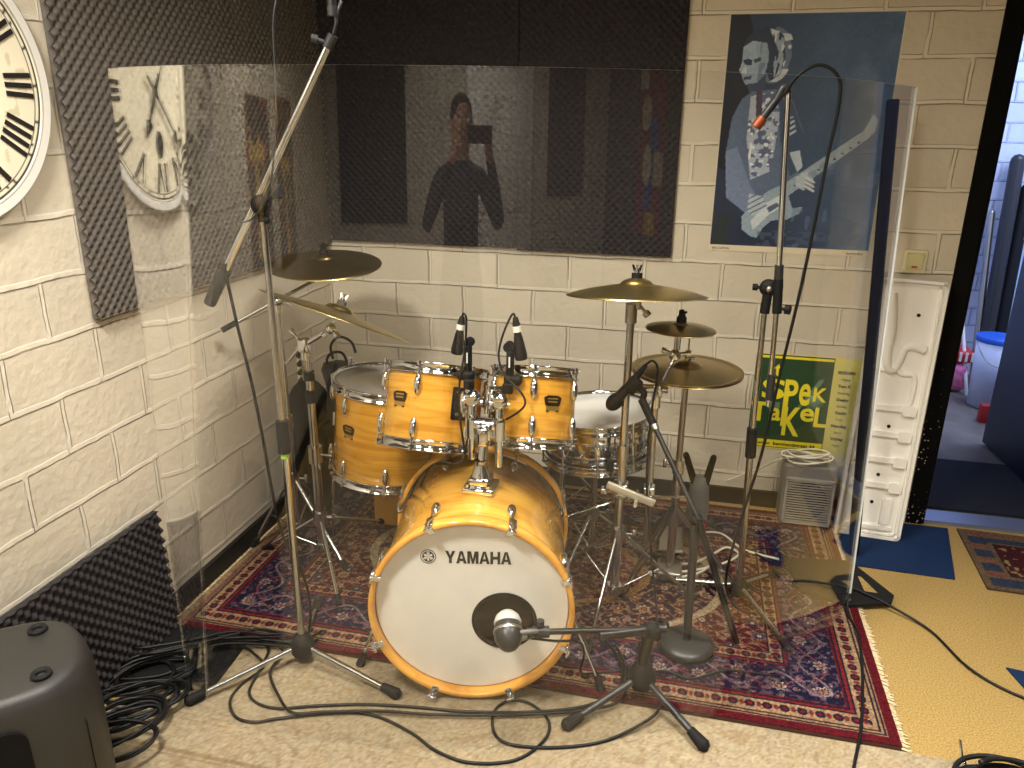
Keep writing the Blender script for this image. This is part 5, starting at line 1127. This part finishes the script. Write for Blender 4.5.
mb = MB(); mb.box(((px0+px1)/2, YB-.0020, (pz0+pz1)/2), (px1-px0, .0012, pz1-pz0), 0); mb.build('green_panel', 'green', gp)
mb = MB(); ux, uz, uy = V((1,0,0)), V((0,0,1)), V((0,-1,0))
mb.box(pc(.5,.975,.0004), ((px1-px0)*.98,.0008,.010)); mb.box(pc(.5,.045,.0004), ((px1-px0)*.98,.0008,.030)); mb.build('yellow_band', 'yellow', gp)
mb = MB(); mb.prism([(0,0),(.012,.0),(.075,.10),(.088,.125),(.070,.125)], pc(.60,.45,.0002), ux, uz, uy, .0006); mb.lathe([(.0001,0),(.034,0),(.034,.0006),(.0001,.0006)], c=pc(.82,.52,.0003), ax=(0,-1,0), n=32); mb.box(pc(.30,.46,.0004), (.045,.0006,.03)); mb.build('drawing', 'sage', gp)
mb = MB()
def L_(ch, x, z, w, h, bold=.0011, rot=0): addtext(mb, ch, pc(x,z,.0012), ux, uz, uy, .05, fit=(w,h), bold=bold, rot=rot)
L_('t', .30, .84, .028, .052); L_('S', .27, .635, .086, .084); L_('P', .50, .60, .050, .115); mb.box(pc(.445,.45,.0012), (.019,.0009,.16)); L_('e', .68, .60, .042, .092); L_('K', .875, .61, .050, .058)
L_('T', .12, .385, .066, .082); L_('a', .33, .365, .044, .054); L_('K', .555, .30, .066, .122); L_('e', .745, .385, .052, .056); L_('L', .92, .37, .046, .082)
mb.build('lettering', 'yellow', gp)
mb = MB(); addtext(mb, 'www  bernhardstraat 44', pc(.52,.045,.0015), ux, uz, uy, .02, fit=(.22,.014), bold=.0004)
for k, s_ in enumerate(('SEIZOEN', 'Vrijdag', 'Tom K', 'Zaterdag', 'Deejay', 'Zondag', 'David', 'Freek', 'Maandag', 'Bart J', 'Vrijdag', 'Noah')):
    addtext(mb, s_, V((.622, YB-.0028, .600-k*.0275)), ux, uz, uy, .016 if k % 2 == 0 else .012, bold=.0006 if k % 2 == 0 else 0)
mb.build('small_print', 'ink', gp)

# ------------------------------------------------------------------ passage contents
def bucket(label, x, y, r, h):
    t = thing('bucket', label, 'bucket', (x,y,0), None, 'white buckets in the passage')
    mb = MB(); mb.lathe([(.0001,.006),(r*.86,.006),(r,h),(r-.004,h),(r*.86-.004,.012),(.0001,.012)], c=(x,y,0), n=36); mb.build('tub', 'bucket', t)
    mb = MB(); mb.lathe([(r+.006,h-.02),(r+.008,h+.008),(r*.9,h+.012),(.0001,h+.006)], c=(x,y,0), n=36); mb.build('lid', 'bluelid', t)
    mb = MB(); mb.lathe([(r*.93+.0015,h*.2),(r*.97+.0015,h*.7)], c=(x,y,0), n=24, ang=1.6); mb.build('label', 'green_tape', t)
    mb = MB(); mb.tube([(x-r,y,h-.03),(x-r*.7,y-r*.8,h-.11),(x,y-r*1.04,h-.14),(x+r*.7,y-r*.8,h-.11),(x+r,y,h-.03)], .003, n=6); mb.build('handle', 'steel', t)
bucket('white bucket with a blue lid, left one in the passage', 1.70, 4.62, .105, .40); bucket('white bucket with a blue lid, right one partly behind the open door', 1.80, 4.30, .12, .44)
mb = MB(); mb.cyl((1.655,4.78,.0), (1.56,5.15,.86), .010, n=10); single(mb, 'broom_stick', 'white', 'thin white broom stick leaning in the passage', 'broom')
bp_ = thing('dustpan', 'bright blue dustpan hanging at the top of the white broom stick', 'dustpan', (1.62,5.07,.62)); mb = MB(); mb.prism([(-.03,0),(.05,-.02),(.06,.14),(.02,.22),(-.02,.2)], (1.60,5.06,.62), (1,0,0), (0,0,1), (0,1,0), .03); mb.build('pan', 'bluelid', bp_); mb = MB(); mb.cyl((1.625,5.075,.82), (1.645,5.09,.94), .012, n=10); mb.build('handle', 'bluelid', bp_)
for k, (x0, x1, zt, r_, mt_, lb) in enumerate(((1.74,1.80,1.32,.040,'greyd','thick dark grey pole, tallest of those leaning in the passage'),(1.80,1.88,1.16,.036,'matt','black pole leaning at the right of the passage pole group'),(1.71,1.72,1.02,.020,'steel','thin steel pole leaning at the left of the passage pole group'))):
    mb = MB(); mb.cyl((x0,4.88,.0), (x1,5.18,zt), r_, n=12); mb.sph((x1,5.18,zt), r_, n=10); single(mb, 'pole', mt_, lb, 'pole', 'poles leaning in the passage')
mb = MB(); mb.box((1.56,4.93,.09), (.20,.22,.17), bev=.04); single(mb, 'towel', 'pink', 'folded pink towel bundle on the passage floor', 'towel')
ck = thing('crate', 'red and white slatted crate on top of the pink towel bundle', 'crate', (1.60,4.93,.18)); mb = MB(); mb.box((1.58,4.93,.215), (.20,.2,.06), bev=.01); mb.build('body', 'red', ck)
mb = MB()
for k in range(6): mb.box((1.50+k*.032,4.827,.222), (.013,.006,.055))
mb.build('slat', 'white', ck)
mb = MB(); mb.box((1.615,4.34,.05), (.07,.05,.10), bev=.006); single(mb, 'carton', 'red', 'small red carton on the floor by the open door edge', 'carton')
mb = MB(); mb.box((1.98,5.235,1.2), (.09,.03,2.4)); struct(mb, 'trim_3', mat('pale_blue_trim', (190,215,240), .4))

# ------------------------------------------------------------------ loudspeaker front left
spk = thing('loudspeaker', 'charcoal plastic stage loudspeaker at the bottom left of the photo', 'loudspeaker', (-1.35, 1.0, 0))
ctr = V((-1.335, .965, 0)); Rz = Matrix.Rotation(radians(45), 3, 'Z')
foot = [(-.20,-.10),(-.15,-.145),(.11,-.15),(.19,-.125),(.232,-.05),(.228,.06),(.185,.125),(.08,.15),(-.10,.15),(-.19,.11)]
fp = crv(foot+[foot[0]], 5)[:-1]; n = len(fp); vs = []; lv_ = [(0,.96),(.02,1),(.34,1),(.39,.99),(.422,.965),(.443,.925),(.452,.88),(.455,.80)]
for z_, s_ in lv_:
    for p in fp: q = Rz @ V((p.x*s_, p.y*s_, 0)); vs.append(ctr+q+V((0,0,z_+.008)))
fs = [(q*n+k, q*n+(k+1) % n, (q+1)*n+(k+1) % n, (q+1)*n+k) for q in range(len(lv_)-1) for k in range(n)]
fs += [tuple(range(n))[::-1], tuple((len(lv_)-1)*n+k for k in range(n))]
mb = MB(); mb.add(vs, fs, 0, True); mb.build('cabinet', 'speaker', spk)
for (x_, y_) in ((-1.290,1.120),(-1.172,1.004),(-1.47,.945),(-1.345,.825)):
    mb = MB(); mb.lathe([(.009,.0),(.018,.0),(.0195,.002),(.018,.008),(.0115,.008),(.009,.003),(.009,0)], c=(x_,y_,.463), n=28); mb.build('rubber_foot', 'matt', spk)
mb = MB(); mb.cyl((-1.375,1.03,.462), (-1.375,1.03,.466), .004, n=12); mb.build('screw', 'chrome', spk)
def rr2(x0, y0, x1, y1, r, n=6):
    o = []
    for cx, cy, a in ((x1-r,y0+r,-90),(x1-r,y1-r,0),(x0+r,y1-r,90),(x0+r,y0+r,180)):
        for k in range(n+1): t_ = radians(a+90*k/n); o.append((cx+r*cos(t_), cy+r*sin(t_)))
    return o
sx_, sy_ = Rz @ V((1,0,0)), Rz @ V((0,-1,0))
mb = MB(); mb.prism(rr2(-.175,.05,.105,.405,.035), ctr+sy_*.135, sx_, (0,0,1), sy_, .020); gr = mb.build('grille', 'deepblack', spk)  # black panel laid on the cabinet in place of its shaded opening
mb = MB(); mb.prism(rr2(-.10,.27,.03,.36,.02), ctr+sy_*.155, sx_, (0,0,1), sy_, .003); mb.build('horn', 'steel', gr)
mb = MB(); mb.prism(rr2(-.05,.13,.06,.20,.02), ctr+sx_*.214, sy_*-1, (0,0,1), sx_, .018); mb.build('handle_recess', 'deepblack', spk)
sp2 = [ctr+Rz @ V((p.x*1.002, p.y*1.002, 0)) for p in fp]; q_ = min(range(n), key=lambda k: (fp[k]-V((.19,-.10))).length)
mb = MB(); mb.tube([sp2[q_]+V((0,0,z_)) for z_ in (.05,.2,.35)], .0012, n=5); mb.build('seam', 'deepblack', spk)

# ------------------------------------------------------------------ cables
CN = 0
def cable(pts, label, r=.0042, z=.0165, group='black microphone cables', material='cable', name='cable', res=6):
    global CN
    P_ = [(p[0], p[1], p[2] if len(p) > 2 else z) for p in pts]
    mb = MB(); mb.tube(P_, r, n=7, res=res); return single(mb, name, material, label, 'cable', group)
def fc(pts, z0, ends): return [(p[0], p[1], z0) for p in pts[:-1]]+[(pts[-1][0], pts[-1][1], .026)]+ends
hd_ = [(-1.36,1.66,.032),(-1.27,1.70,.034)]
cable(hd_+[(-1.131,1.700,.022)]+fc([(-1.103,1.619),(-1.083,1.525),(-1.041,1.489),(-0.974,1.482),(-0.876,1.516),(-0.752,1.552),(-0.62,1.574),(-0.475,1.592),(-0.291,1.638),(-0.163,1.697),(-0.095,1.77)], .0135, [(-.10,1.88,.02),(-.16,1.98,.02)]), 'black cable running nearest the bass drum along its front')
cable([(p[0],p[1]-.02,p[2]+.012) for p in hd_]+[(-1.086,1.700,.024)]+fc([(-1.061,1.598),(-0.984,1.512),(-0.920,1.469),(-0.841,1.492),(-0.70,1.53),(-0.557,1.552),(-0.342,1.604),(-0.183,1.660),(-0.085,1.72)], .0215, [(-.085,1.86,.02),(-.12,1.95,.02)]), 'black cable second from the bass drum along its front')
cable([(-1.34,1.64,.03),(-1.211,1.672,.03),(-1.137,1.652,.022)]+fc([(-1.096,1.620),(-1.117,1.545),(-1.113,1.480),(-1.067,1.429),(-1.008,1.422),(-0.955,1.448),(-0.866,1.486),(-0.785,1.515),(-0.697,1.517),(-0.592,1.483),(-0.52,1.445),(-0.427,1.427),(-0.319,1.461),(-0.261,1.542),(-0.262,1.609),(-0.318,1.659),(-0.377,1.661),(-0.409,1.612),(-0.392,1.539),(-0.341,1.508),(-0.225,1.526),(-0.105,1.580),(0.005,1.680)], .0135, [(.02,1.76,.022)]), 'black cable forming a round loop below the bass drum microphone')
cable([(-.075,1.80,.03),(.02,1.87,.022),(.10,1.86,.018),(.2,1.92,.018),(.33,1.93,.018)], 'black cable crossing the rug right of the short stand')
cable([(.43,2.42,.03),(.46,2.32,.016),(.53,2.32,.016),(.60,2.42,.035),(.66,2.40,.034),(.74,2.36,.02),(.83,2.28,.006),(.89,2.12,.006),(.98,2.03,.006),(1.12,1.97,.012),(1.3,1.92,.012)], 'black cable curving over the mustard carpet at the right', z=.01)
cable([(.62,2.42,.04),(.60,2.36,.05),(.585,2.30,.02),(.60,2.20,.018),(.585,2.05,.018),(.56,1.90,.018),(.53,1.76,.018),(.50,1.66,.014),(.47,1.55,.012),(.44,1.40,.012)], 'black cable running straight toward the viewer over the rug corner')
cable([(.56,2.62,.03),(.42,2.66,.018),(.30,2.62,.018),(.25,2.50,.018),(.27,2.40,.018),(.38,2.34,.018),(.44,2.38,.03)], 'black cable looping on the rug behind the right microphone stand')
cable([(.58,2.60,.02),(.44,2.52,.018),(.30,2.62,.02),(.20,2.74,.02),(.12,2.82,.02)], 'black cable crossing the rug in front of the heater')
# hanging cables
cable([(-.800,1.70,1.79),(-.87,1.66,1.80),(-.905,1.64,1.72),(-.915,1.64,1.60),(-.915,1.63,1.50),(-.93,1.63,1.42),(-.955,1.635,1.34),(-1.0,1.64,1.285),(-1.04,1.65,1.27)], 'thin cable looping down beside the left boom arm', r=.0024, material='greyd', group=None)
cable([(-1.10,1.65,1.17),(-1.085,1.66,1.0),(-1.07,1.67,.86),(-1.06,1.68,.70),(-1.055,1.69,.55),(-1.04,1.70,.40),(-1.0,1.715,.28),(-.985,1.715,.16),(-1.02,1.72,.03),(-1.12,1.74,.022)], 'black cable hanging down from the left boom arm to the floor', r=.0042, group=None)
cable([(.205,2.29,1.575),(.235,2.28,1.625),(.285,2.28,1.65),(.335,2.28,1.62),(.345,2.28,1.55),(.335,2.28,1.42),(.325,2.28,1.25),(.31,2.28,1.05),(.285,2.28,.80),(.262,2.28,.55),(.235,2.28,.38),(.21,2.28,.22),(.20,2.27,.08),(.24,2.24,.02),(.30,2.22,.018)], 'black cable arching from the top of the right stand down to the floor', r=.0046, group=None)
cable([(-.600,1.985,.992),(-.595,1.98,1.002),(-.585,1.975,.985),(-.588,1.965,.90),(-.600,1.95,.80),(-.595,1.94,.70),(-.582,1.93,.61),(-.60,1.92,.575),(-.66,1.93,.565),(-.70,1.95,.53),(-.76,1.99,.40)], 'thin cable from the left tom microphone over the bass drum', r=.0032, group='cables of the clip-on tom microphones')
cable([(-.450,1.985,1.000),(-.458,1.98,1.008),(-.482,1.975,.95),(-.492,1.97,.89),(-.47,1.955,.84),(-.42,1.94,.80),(-.41,1.93,.765),(-.46,1.92,.725),(-.52,1.915,.70),(-.565,1.915,.66),(-.575,1.91,.61),(-.60,1.91,.58),(-.66,1.92,.572),(-.73,1.95,.50),(-.78,1.99,.40)], 'thin cable from the right tom microphone over the bass drum', r=.0032, group='cables of the clip-on tom microphones')
cable([(-.100,2.158,.842),(-.08,2.155,.855),(-.065,2.155,.82),(-.075,2.155,.68),(-.075,2.155,.50),(-.06,2.155,.35),(-.035,2.12,.20),(-.015,2.08,.10),(.0,2.0,.02)], 'black cable hanging from the snare microphone', r=.0036, group=None)
cable([(-.335,1.60,.27),(-.26,1.63,.25),(-.20,1.68,.22),(-.19,1.72,.15),(-.20,1.76,.06),(-.16,1.82,.02),(-.08,1.85,.02)], 'black cable hanging from the bass drum microphone', r=.0036, group=None)
cable([(-1.235,2.46,.68),(-1.24,2.46,.73),(-1.205,2.46,.765),(-1.16,2.46,.75),(-1.145,2.46,.71)], 'black cable arc above the charcoal stick bag', r=.005, group=None)
# white cables on rug
cable([(.04,2.46,.02),(.10,2.48,.02),(.17,2.56,.02),(.22,2.62,.02),(.26,2.58,.02),(.20,2.50,.02),(.08,2.42,.02),(-.05,2.38,.02),(.02,2.36,.02),(.12,2.42,.02),(.17,2.50,.02)], 'white cable in loose loops on the rug by the right stand', r=.0042, material='whitecable', group='white cables', name='white_cable')
cable([(.10,2.70,.02),(.20,2.72,.02),(.28,2.62,.02),(.40,2.58,.02)], 'white cable going behind the right stand toward the wall', r=.004, material='whitecable', group='white cables', name='white_cable')
# heap at left foot plate: individual loops
rs = random.Random(11); whr = ('nearest the wall','beside the foam panel','over the foot plate','at the screen edge','nearest the loudspeaker','in the middle of the tangle','on the beige rug','hooked round the foot plate','furthest forward','crossing the others','uppermost of the tangle','lying flat at the back')
for k in range(12):
    cx = -1.385+.010*k+rs.uniform(-.02,.02); cy = 1.55-.027*k+rs.uniform(-.02,.02); r1 = .085+rs.uniform(-.02,.035); r2 = .045+rs.uniform(-.01,.03); an = radians(35+rs.uniform(-20,20)); pts = []
    for q in range(26):
        a_ = q*2*pi/12.5+k; x_ = r1*cos(a_)*(1+.02*q/5); y_ = r2*sin(a_); pts.append((max(XL+.03, cx+x_*cos(an)-y_*sin(an)), cy+x_*sin(an)+y_*cos(an), .022+.0035*k+.004*sin(q*1.3)))
    cable(pts, 'black cable loop tangled by the left foot plate, '+whr[k], r=.0042, group='tangled black cables at the left', res=4)
for k in range(6):
    y0 = 1.62+k*.018; ru = lambda: rs.uniform(-.022,.022); pts = [(-1.46,1.40+k*.03,.03+.008*k),(-1.40+ru(),1.52+ru(),.05+.006*k),(-1.30+ru(),1.61+ru(),.045+.005*k),(-1.22+ru(),1.67+ru(),.04+.005*k),(-1.14+ru(),1.71+ru(),.03+.006*k),(-1.06+ru(),1.73+ru(),.022+.004*k),(-1.0+ru(),1.77+ru()*2,.02)]
    cable(pts, 'long black cable over the left foot plate, strand %s from the wall' % ('first','second','third','fourth','fifth','sixth')[5-k], r=.0045, group='long black cables over the left foot plate')
# coil bottom right
cc = V((.80,1.60)); pts = []
for q in range(90):
    a_ = q*2*pi/14.; r_ = .115+.022*sin(q*.61); pts.append((cc.x+.02+r_*cos(a_), cc.y-.02+r_*.75*sin(a_), .02+.0011*q*.6+.012*abs(sin(q*.37))))
coil = cable(pts, 'thick coil of black cable at the bottom right corner', r=.006, group=None, name='cable_coil', res=3)
mb = MB(); mb.cyl((.742,1.690,.055), (.738,1.712,.085), .0035, n=8); mb.cyl((.747,1.675,.04), (.742,1.690,.055), .006, n=8); single(mb, 'jack_plug', 'chrome', 'silver jack plug sticking out of the cable coil at bottom right', 'plug')

# ------------------------------------------------------------------ room behind the viewer (seen mirrored in the screen)
foam_panel('acoustic_foam_panel', (2.0, YF+.002, 1.15), (-1,0,0), (0,0,1), (0,1,0), .55, .95, 'dark egg-crate foam panel on the wall behind the viewer', 'foam_dark', per=4)
foam_panel('acoustic_foam_panel', (-.35, YF+.002, 1.0), (-1,0,0), (0,0,1), (0,1,0), 1.0, 1.2, 'wide dark foam panel on the wall behind the viewer, mirrored at the left', 'foam_dark', per=4)
t = thing('door_2', 'white panelled door in the wall behind the viewer', 'door', (.85,YF,0)); t['kind'] = 'structure'
mb = MB(); mb.box((.85,YF+.02,1.0), (.80,.04,2.0), bev=.004)
for x_ in (-.19,.19):
    for z_, h_ in ((.5,.7),(1.45,.8)): mb.box((.85+x_,YF+.043,z_), (.28,.012,h_), bev=.004)
mb.build('door_leaf', 'white', t); mb = MB(); mb.cyl((.52,YF+.04,1.0), (.52,YF+.09,1.0), .009); mb.cyl((.52,YF+.09,1.0), (.62,YF+.09,1.0), .009); mb.build('handle', 'chrome', t)
def banner(U, Vv, W, H):
    col = np.zeros(U.shape+(3,)); col[:] = (150,28,40); u = U/W; v = Vv/H
    put(col, (np.abs(u-.45-.1*np.sin(v*9)) < .16) & (v > .15) & (v < .7), (40,90,190)); put(col, ((u-.7)/.2)**2+((v-.72)/.10)**2 < 1, (226,214,180)); put(col, ((u-.6)/.18)**2+((v-.42)/.12)**2 < 1, (230,222,196)); put(col, (u < .35) & (v > .3) & (v < .5), (214,196,160)); put(col, (v < .14) & (u > .2) & (u < .6), (224,190,90)); put(col, (v > .86) & (u > .7), (226,214,200))
    return col, np.zeros_like(U)
painted('red_banner', (XR-.002, -.62, .95), (0,-1,0), (0,0,1), (-1,0,0), .50, 1.05, .01, banner, .004, 'vc_print', 'tall red banner with blue and cream figures on the right wall', 'banner')
def stagep(U, Vv, W, H):
    col = np.zeros(U.shape+(3,)); col[:] = (34,28,26); n_ = vnoise(U*14, Vv*14, 3); put(col, n_ > .62, (150,96,50)); put(col, (n_ > .78), (220,176,70)); put(col, vnoise(U*20+5, Vv*18, 6) > .78, (150,50,40)); put(col, (np.abs(U/W-.66+.12*np.sin(Vv*8)) < .07) & (Vv/H < .7) & (Vv/H > .2), (206,168,60))
    return col, np.zeros_like(U)
painted('concert_poster', (XL, .02, 1.0), (0,1,0), (0,0,1), (1,0,0), .42, .62, .008, stagep, .002, 'vc_print', 'colourful stage poster on the left wall nearer the clock', 'poster', group='concert posters on the left wall')
painted('concert_poster', (XL, -.62, .95), (0,1,0), (0,0,1), (1,0,0), .48, .70, .008, stagep, .002, 'vc_print', 'colourful stage poster on the left wall further from the clock', 'poster', group='concert posters on the left wall')

# the person taking the photograph (seen only mirrored in the screen)
def skinned(name, joints, edges, radii, mats, parent, sub=2, root=0):
    me = bpy.data.meshes.new(name); I = ROOTM[parent.name].inverted(); me.from_pydata([tuple(I @ V(p)) for p in joints], edges, []); me.materials.append(M[mats])
    ob = bpy.data.objects.new(name, me); COL.objects.link(ob); ob.parent = parent; ROOTM[ob.name] = ROOTM[parent.name]
    md = ob.modifiers.new('Skin', 'SKIN'); md.use_smooth_shade = True
    if not me.skin_vertices: 
        bm = bmesh.new(); bm.from_mesh(me); bm.verts.layers.skin.verify(); bm.to_mesh(me); bm.free()
    for i, r_ in enumerate(radii):
        sv = me.skin_vertices[0].data[i]; sv.radius = (r_, r_) if not isinstance(r_, tuple) else r_; sv.use_root = (i == root)
    s = ob.modifiers.new('Subsurf', 'SUBSURF'); s.levels = sub; s.render_levels = sub
    return ob
pp = thing('person', 'person in dark clothes holding up a phone, mirrored in the screen', 'person', (.0,-.42,0))
F0 = V((-.2124,.9227,-.3217)); px_ = V((.9739,.2243,0)); pu_ = px_.cross(F0)
Jt = [(0,-.42,.88),(0,-.41,1.04),(0,-.41,1.21),(0,-.41,1.34),(0,-.40,1.42),(0,-.375,1.50),(0,-.37,1.60)]
Rd = [(.15,.11),(.135,.10),(.16,.11),(.11,.08),.052,(.075,.085),(.065,.075)]
Ed = [(0,1),(1,2),(2,3),(3,4),(4,5),(5,6)]
for s in (-1,1):
    k = len(Jt); Jt += [(s*.17,-.41,1.32),(s*.29,-.36,1.12),(s*.20,-.19,1.28),(s*.105,-.075,1.455)]; Rd += [.062,.045,.036,.026]; Ed += [(3,k),(k,k+1),(k+1,k+2),(k+2,k+3)]
    w = k+3; base = V((s*.105,-.075,1.455))
    # palm and fingers behind the phone edge
    k2 = len(Jt); Jt += [(s*.095,-.045,1.49)]; Rd += [.026]; Ed += [(w,k2)]
    for q in range(4):
        z_ = 1.525-.019*q; k3 = len(Jt); Jt += [(s*.098,-.040,z_-.004),(s*.092,-.022+.002*q,z_),(s*(.078),-.016,z_+.001)]; Rd += [.0095,.0085,.0075]; Ed += [(k2,k3),(k3,k3+1),(k3+1,k3+2)]
    k3 = len(Jt); Jt += [(s*.080,-.055,1.475),(s*.066,-.048,1.492)]; Rd += [.011,.009]; Ed += [(k2,k3),(k3,k3+1)]
    k4 = len(Jt); Jt += [(s*.10,-.42,.80),(s*.11,-.40,.47),(s*.11,-.43,.10),(s*.115,-.33,.05)]; Rd += [.095,.06,.042,.035]; Ed += [(0,k4),(k4,k4+1),(k4+1,k4+2),(k4+2,k4+3)]
def bodymat():
    m, nt, b = newmat('clothed_body'); N = nt.nodes.new; L = nt.links.new
    tc = N('ShaderNodeTexCoord'); sp = N('ShaderNodeSeparateXYZ'); L(tc.outputs['Object'], sp.inputs[0])
    a1 = N('ShaderNodeMath'); a1.operation = 'GREATER_THAN'; a1.inputs[1].default_value = 1.405; L(sp.outputs[2], a1.inputs[0])
    a2 = N('ShaderNodeMath'); a2.operation = 'GREATER_THAN'; a2.inputs[1].default_value = .335; L(sp.outputs[1], a2.inputs[0])
    mxx = N('ShaderNodeMath'); mxx.operation = 'MAXIMUM'; L(a1.outputs[0], mxx.inputs[0]); L(a2.outputs[0], mxx.inputs[1])
    mx = N('ShaderNodeMix'); mx.data_type = 'RGBA'; mx.inputs[6].default_value = (*lin((30,32,42)),1); mx.inputs[7].default_value = (*lin((196,146,120)),1); L(mxx.outputs[0], mx.inputs[0]); L(mx.outputs[2], b.inputs['Base Color']); b.inputs['Roughness'].default_value = .7
    return m
M['bodymat'] = bodymat()
bd = skinned('body', Jt, Ed, Rd, 'bodymat', pp, 2, 0)
mb = MB(); mb.sph((0,-.362,1.555), 1, n=24, sc=(.074,.088,.108)); 
mb.sph((0,-.272,1.545), 1, n=10, sc=(.012,.016,.020)); mb.box((0,-.285,1.505), (.045,.01,.008), bev=.003)
for s in (-1,1): mb.sph((s*.075,-.37,1.55), 1, n=10, sc=(.010,.018,.028))
hd = mb.build('head', 'skin', pp)
mb = MB()
for s in (-1,1): mb.sph((s*.030,-.283,1.565), .011, n=10)
mb.build('eye', 'white', hd)
mb = MB(); mb.sph((0,-.385,1.592), 1, n=24, sc=(.082,.092,.090)); mb.build('hair', 'hair', pp)
ph = thing('phone', 'dark smartphone held up in landscape by the person', 'phone', (0,-.02,1.5)); RP = Matrix((px_, pu_, F0)).transposed()
mb = MB(); mb.box(V((.0,0,1.5))-F0*.016+px_*.03, (.150,.072,.008), 0, RP, bev=.003); mb.build('case', 'black', ph)
mb = MB(); mb.cyl(V((0,0,1.5))-F0*.011, V((0,0,1.5))-F0*.009, .007, n=16); mb.build('lens_ring', 'steel', ph)

# ------------------------------------------------------------------ lamps
def ceiling_lamp(label, x, y, sx, sy, power, col, spread=180):
    t = thing('ceiling_lamp', label, 'lamp', (x,y,CE-.05), None, 'ceiling lamps')
    mb = MB(); mb.box((x,y,CE-.02), (sx+.03,sy+.03,.04), bev=.004); mb.build('housing', 'white', t)
    mb = MB(); mb.box((x,y,CE-.043), (sx,sy,.008)); mb.build('diffuser', 'lamp', t)
    l = bpy.data.lights.new('lamp_light', 'AREA'); l.shape = 'RECTANGLE'; l.size = sx; l.size_y = sy; l.energy = power; l.color = lin(col); l.spread = radians(spread)
    o = bpy.data.objects.new('lamp_light', l); COL.objects.link(o); o.location = (x,y,CE-.052)
ceiling_lamp('square ceiling lamp over the front left of the room', -.98, .50, .35, .35, 66, (255,250,240), 165)
ceiling_lamp('unseen square lamp over the front right, added to light the lower wall', .75, 1.35, .35, .35, 23, (255,250,240), 92)  # added lamp, narrow spread brightens only the lower right wall
ceiling_lamp('unseen square lamp added behind the viewer to brighten the mirrored room', .5, -1.05, .35, .35, 40, (255,250,240), 170)  # added lamp, brightens the front wall so its reflection shows in the screen
ceiling_lamp('long ceiling lamp above the drum kit', -.45, 1.85, .30, .6, 17, (255,250,240), 118)
l = bpy.data.lights.new('passage_daylight', 'AREA'); l.shape = 'RECTANGLE'; l.size = 1.2; l.size_y = 1.2; l.energy = 62; l.color = lin((196,212,255))
o = bpy.data.objects.new('passage_daylight', l); COL.objects.link(o); o.location = (2.2, 4.2, 2.55)
w = bpy.data.worlds.new('World'); SC.world = w; w.use_nodes = True; w.node_tree.nodes['Background'].inputs[0].default_value = (.5,.55,.65,1); w.node_tree.nodes['Background'].inputs[1].default_value = .3

# ------------------------------------------------------------------ camera
cam = bpy.data.cameras.new('camera'); co = bpy.data.objects.new('camera', cam); COL.objects.link(co); SC.camera = co
cam.sensor_width = 36; cam.sensor_fit = 'HORIZONTAL'; cam.lens = 36*769/1024; cam.clip_start = .02
y_, p_, r_ = [radians(q) for q in (-12.964, 18.768, .625)]
f_ = V((sin(y_)*cos(p_), cos(y_)*cos(p_), -sin(p_))); rt = V((cos(y_), -sin(y_), 0)); up = rt.cross(f_)
rt2 = rt*cos(r_)+up*sin(r_); up2 = rt*(-sin(r_))+up*cos(r_)
co.matrix_world = Matrix.Translation((0,0,1.5)) @ Matrix((rt2, up2, -f_)).transposed().to_4x4()
SC.view_settings.view_transform = 'Standard'; SC.view_settings.look = 'None'; SC.view_settings.gamma = 1; SC.view_settings.exposure = 0.0; SC.view_settings.use_curve_mapping = False
SC.cycles.max_bounces = 10; SC.cycles.transparent_max_bounces = 16
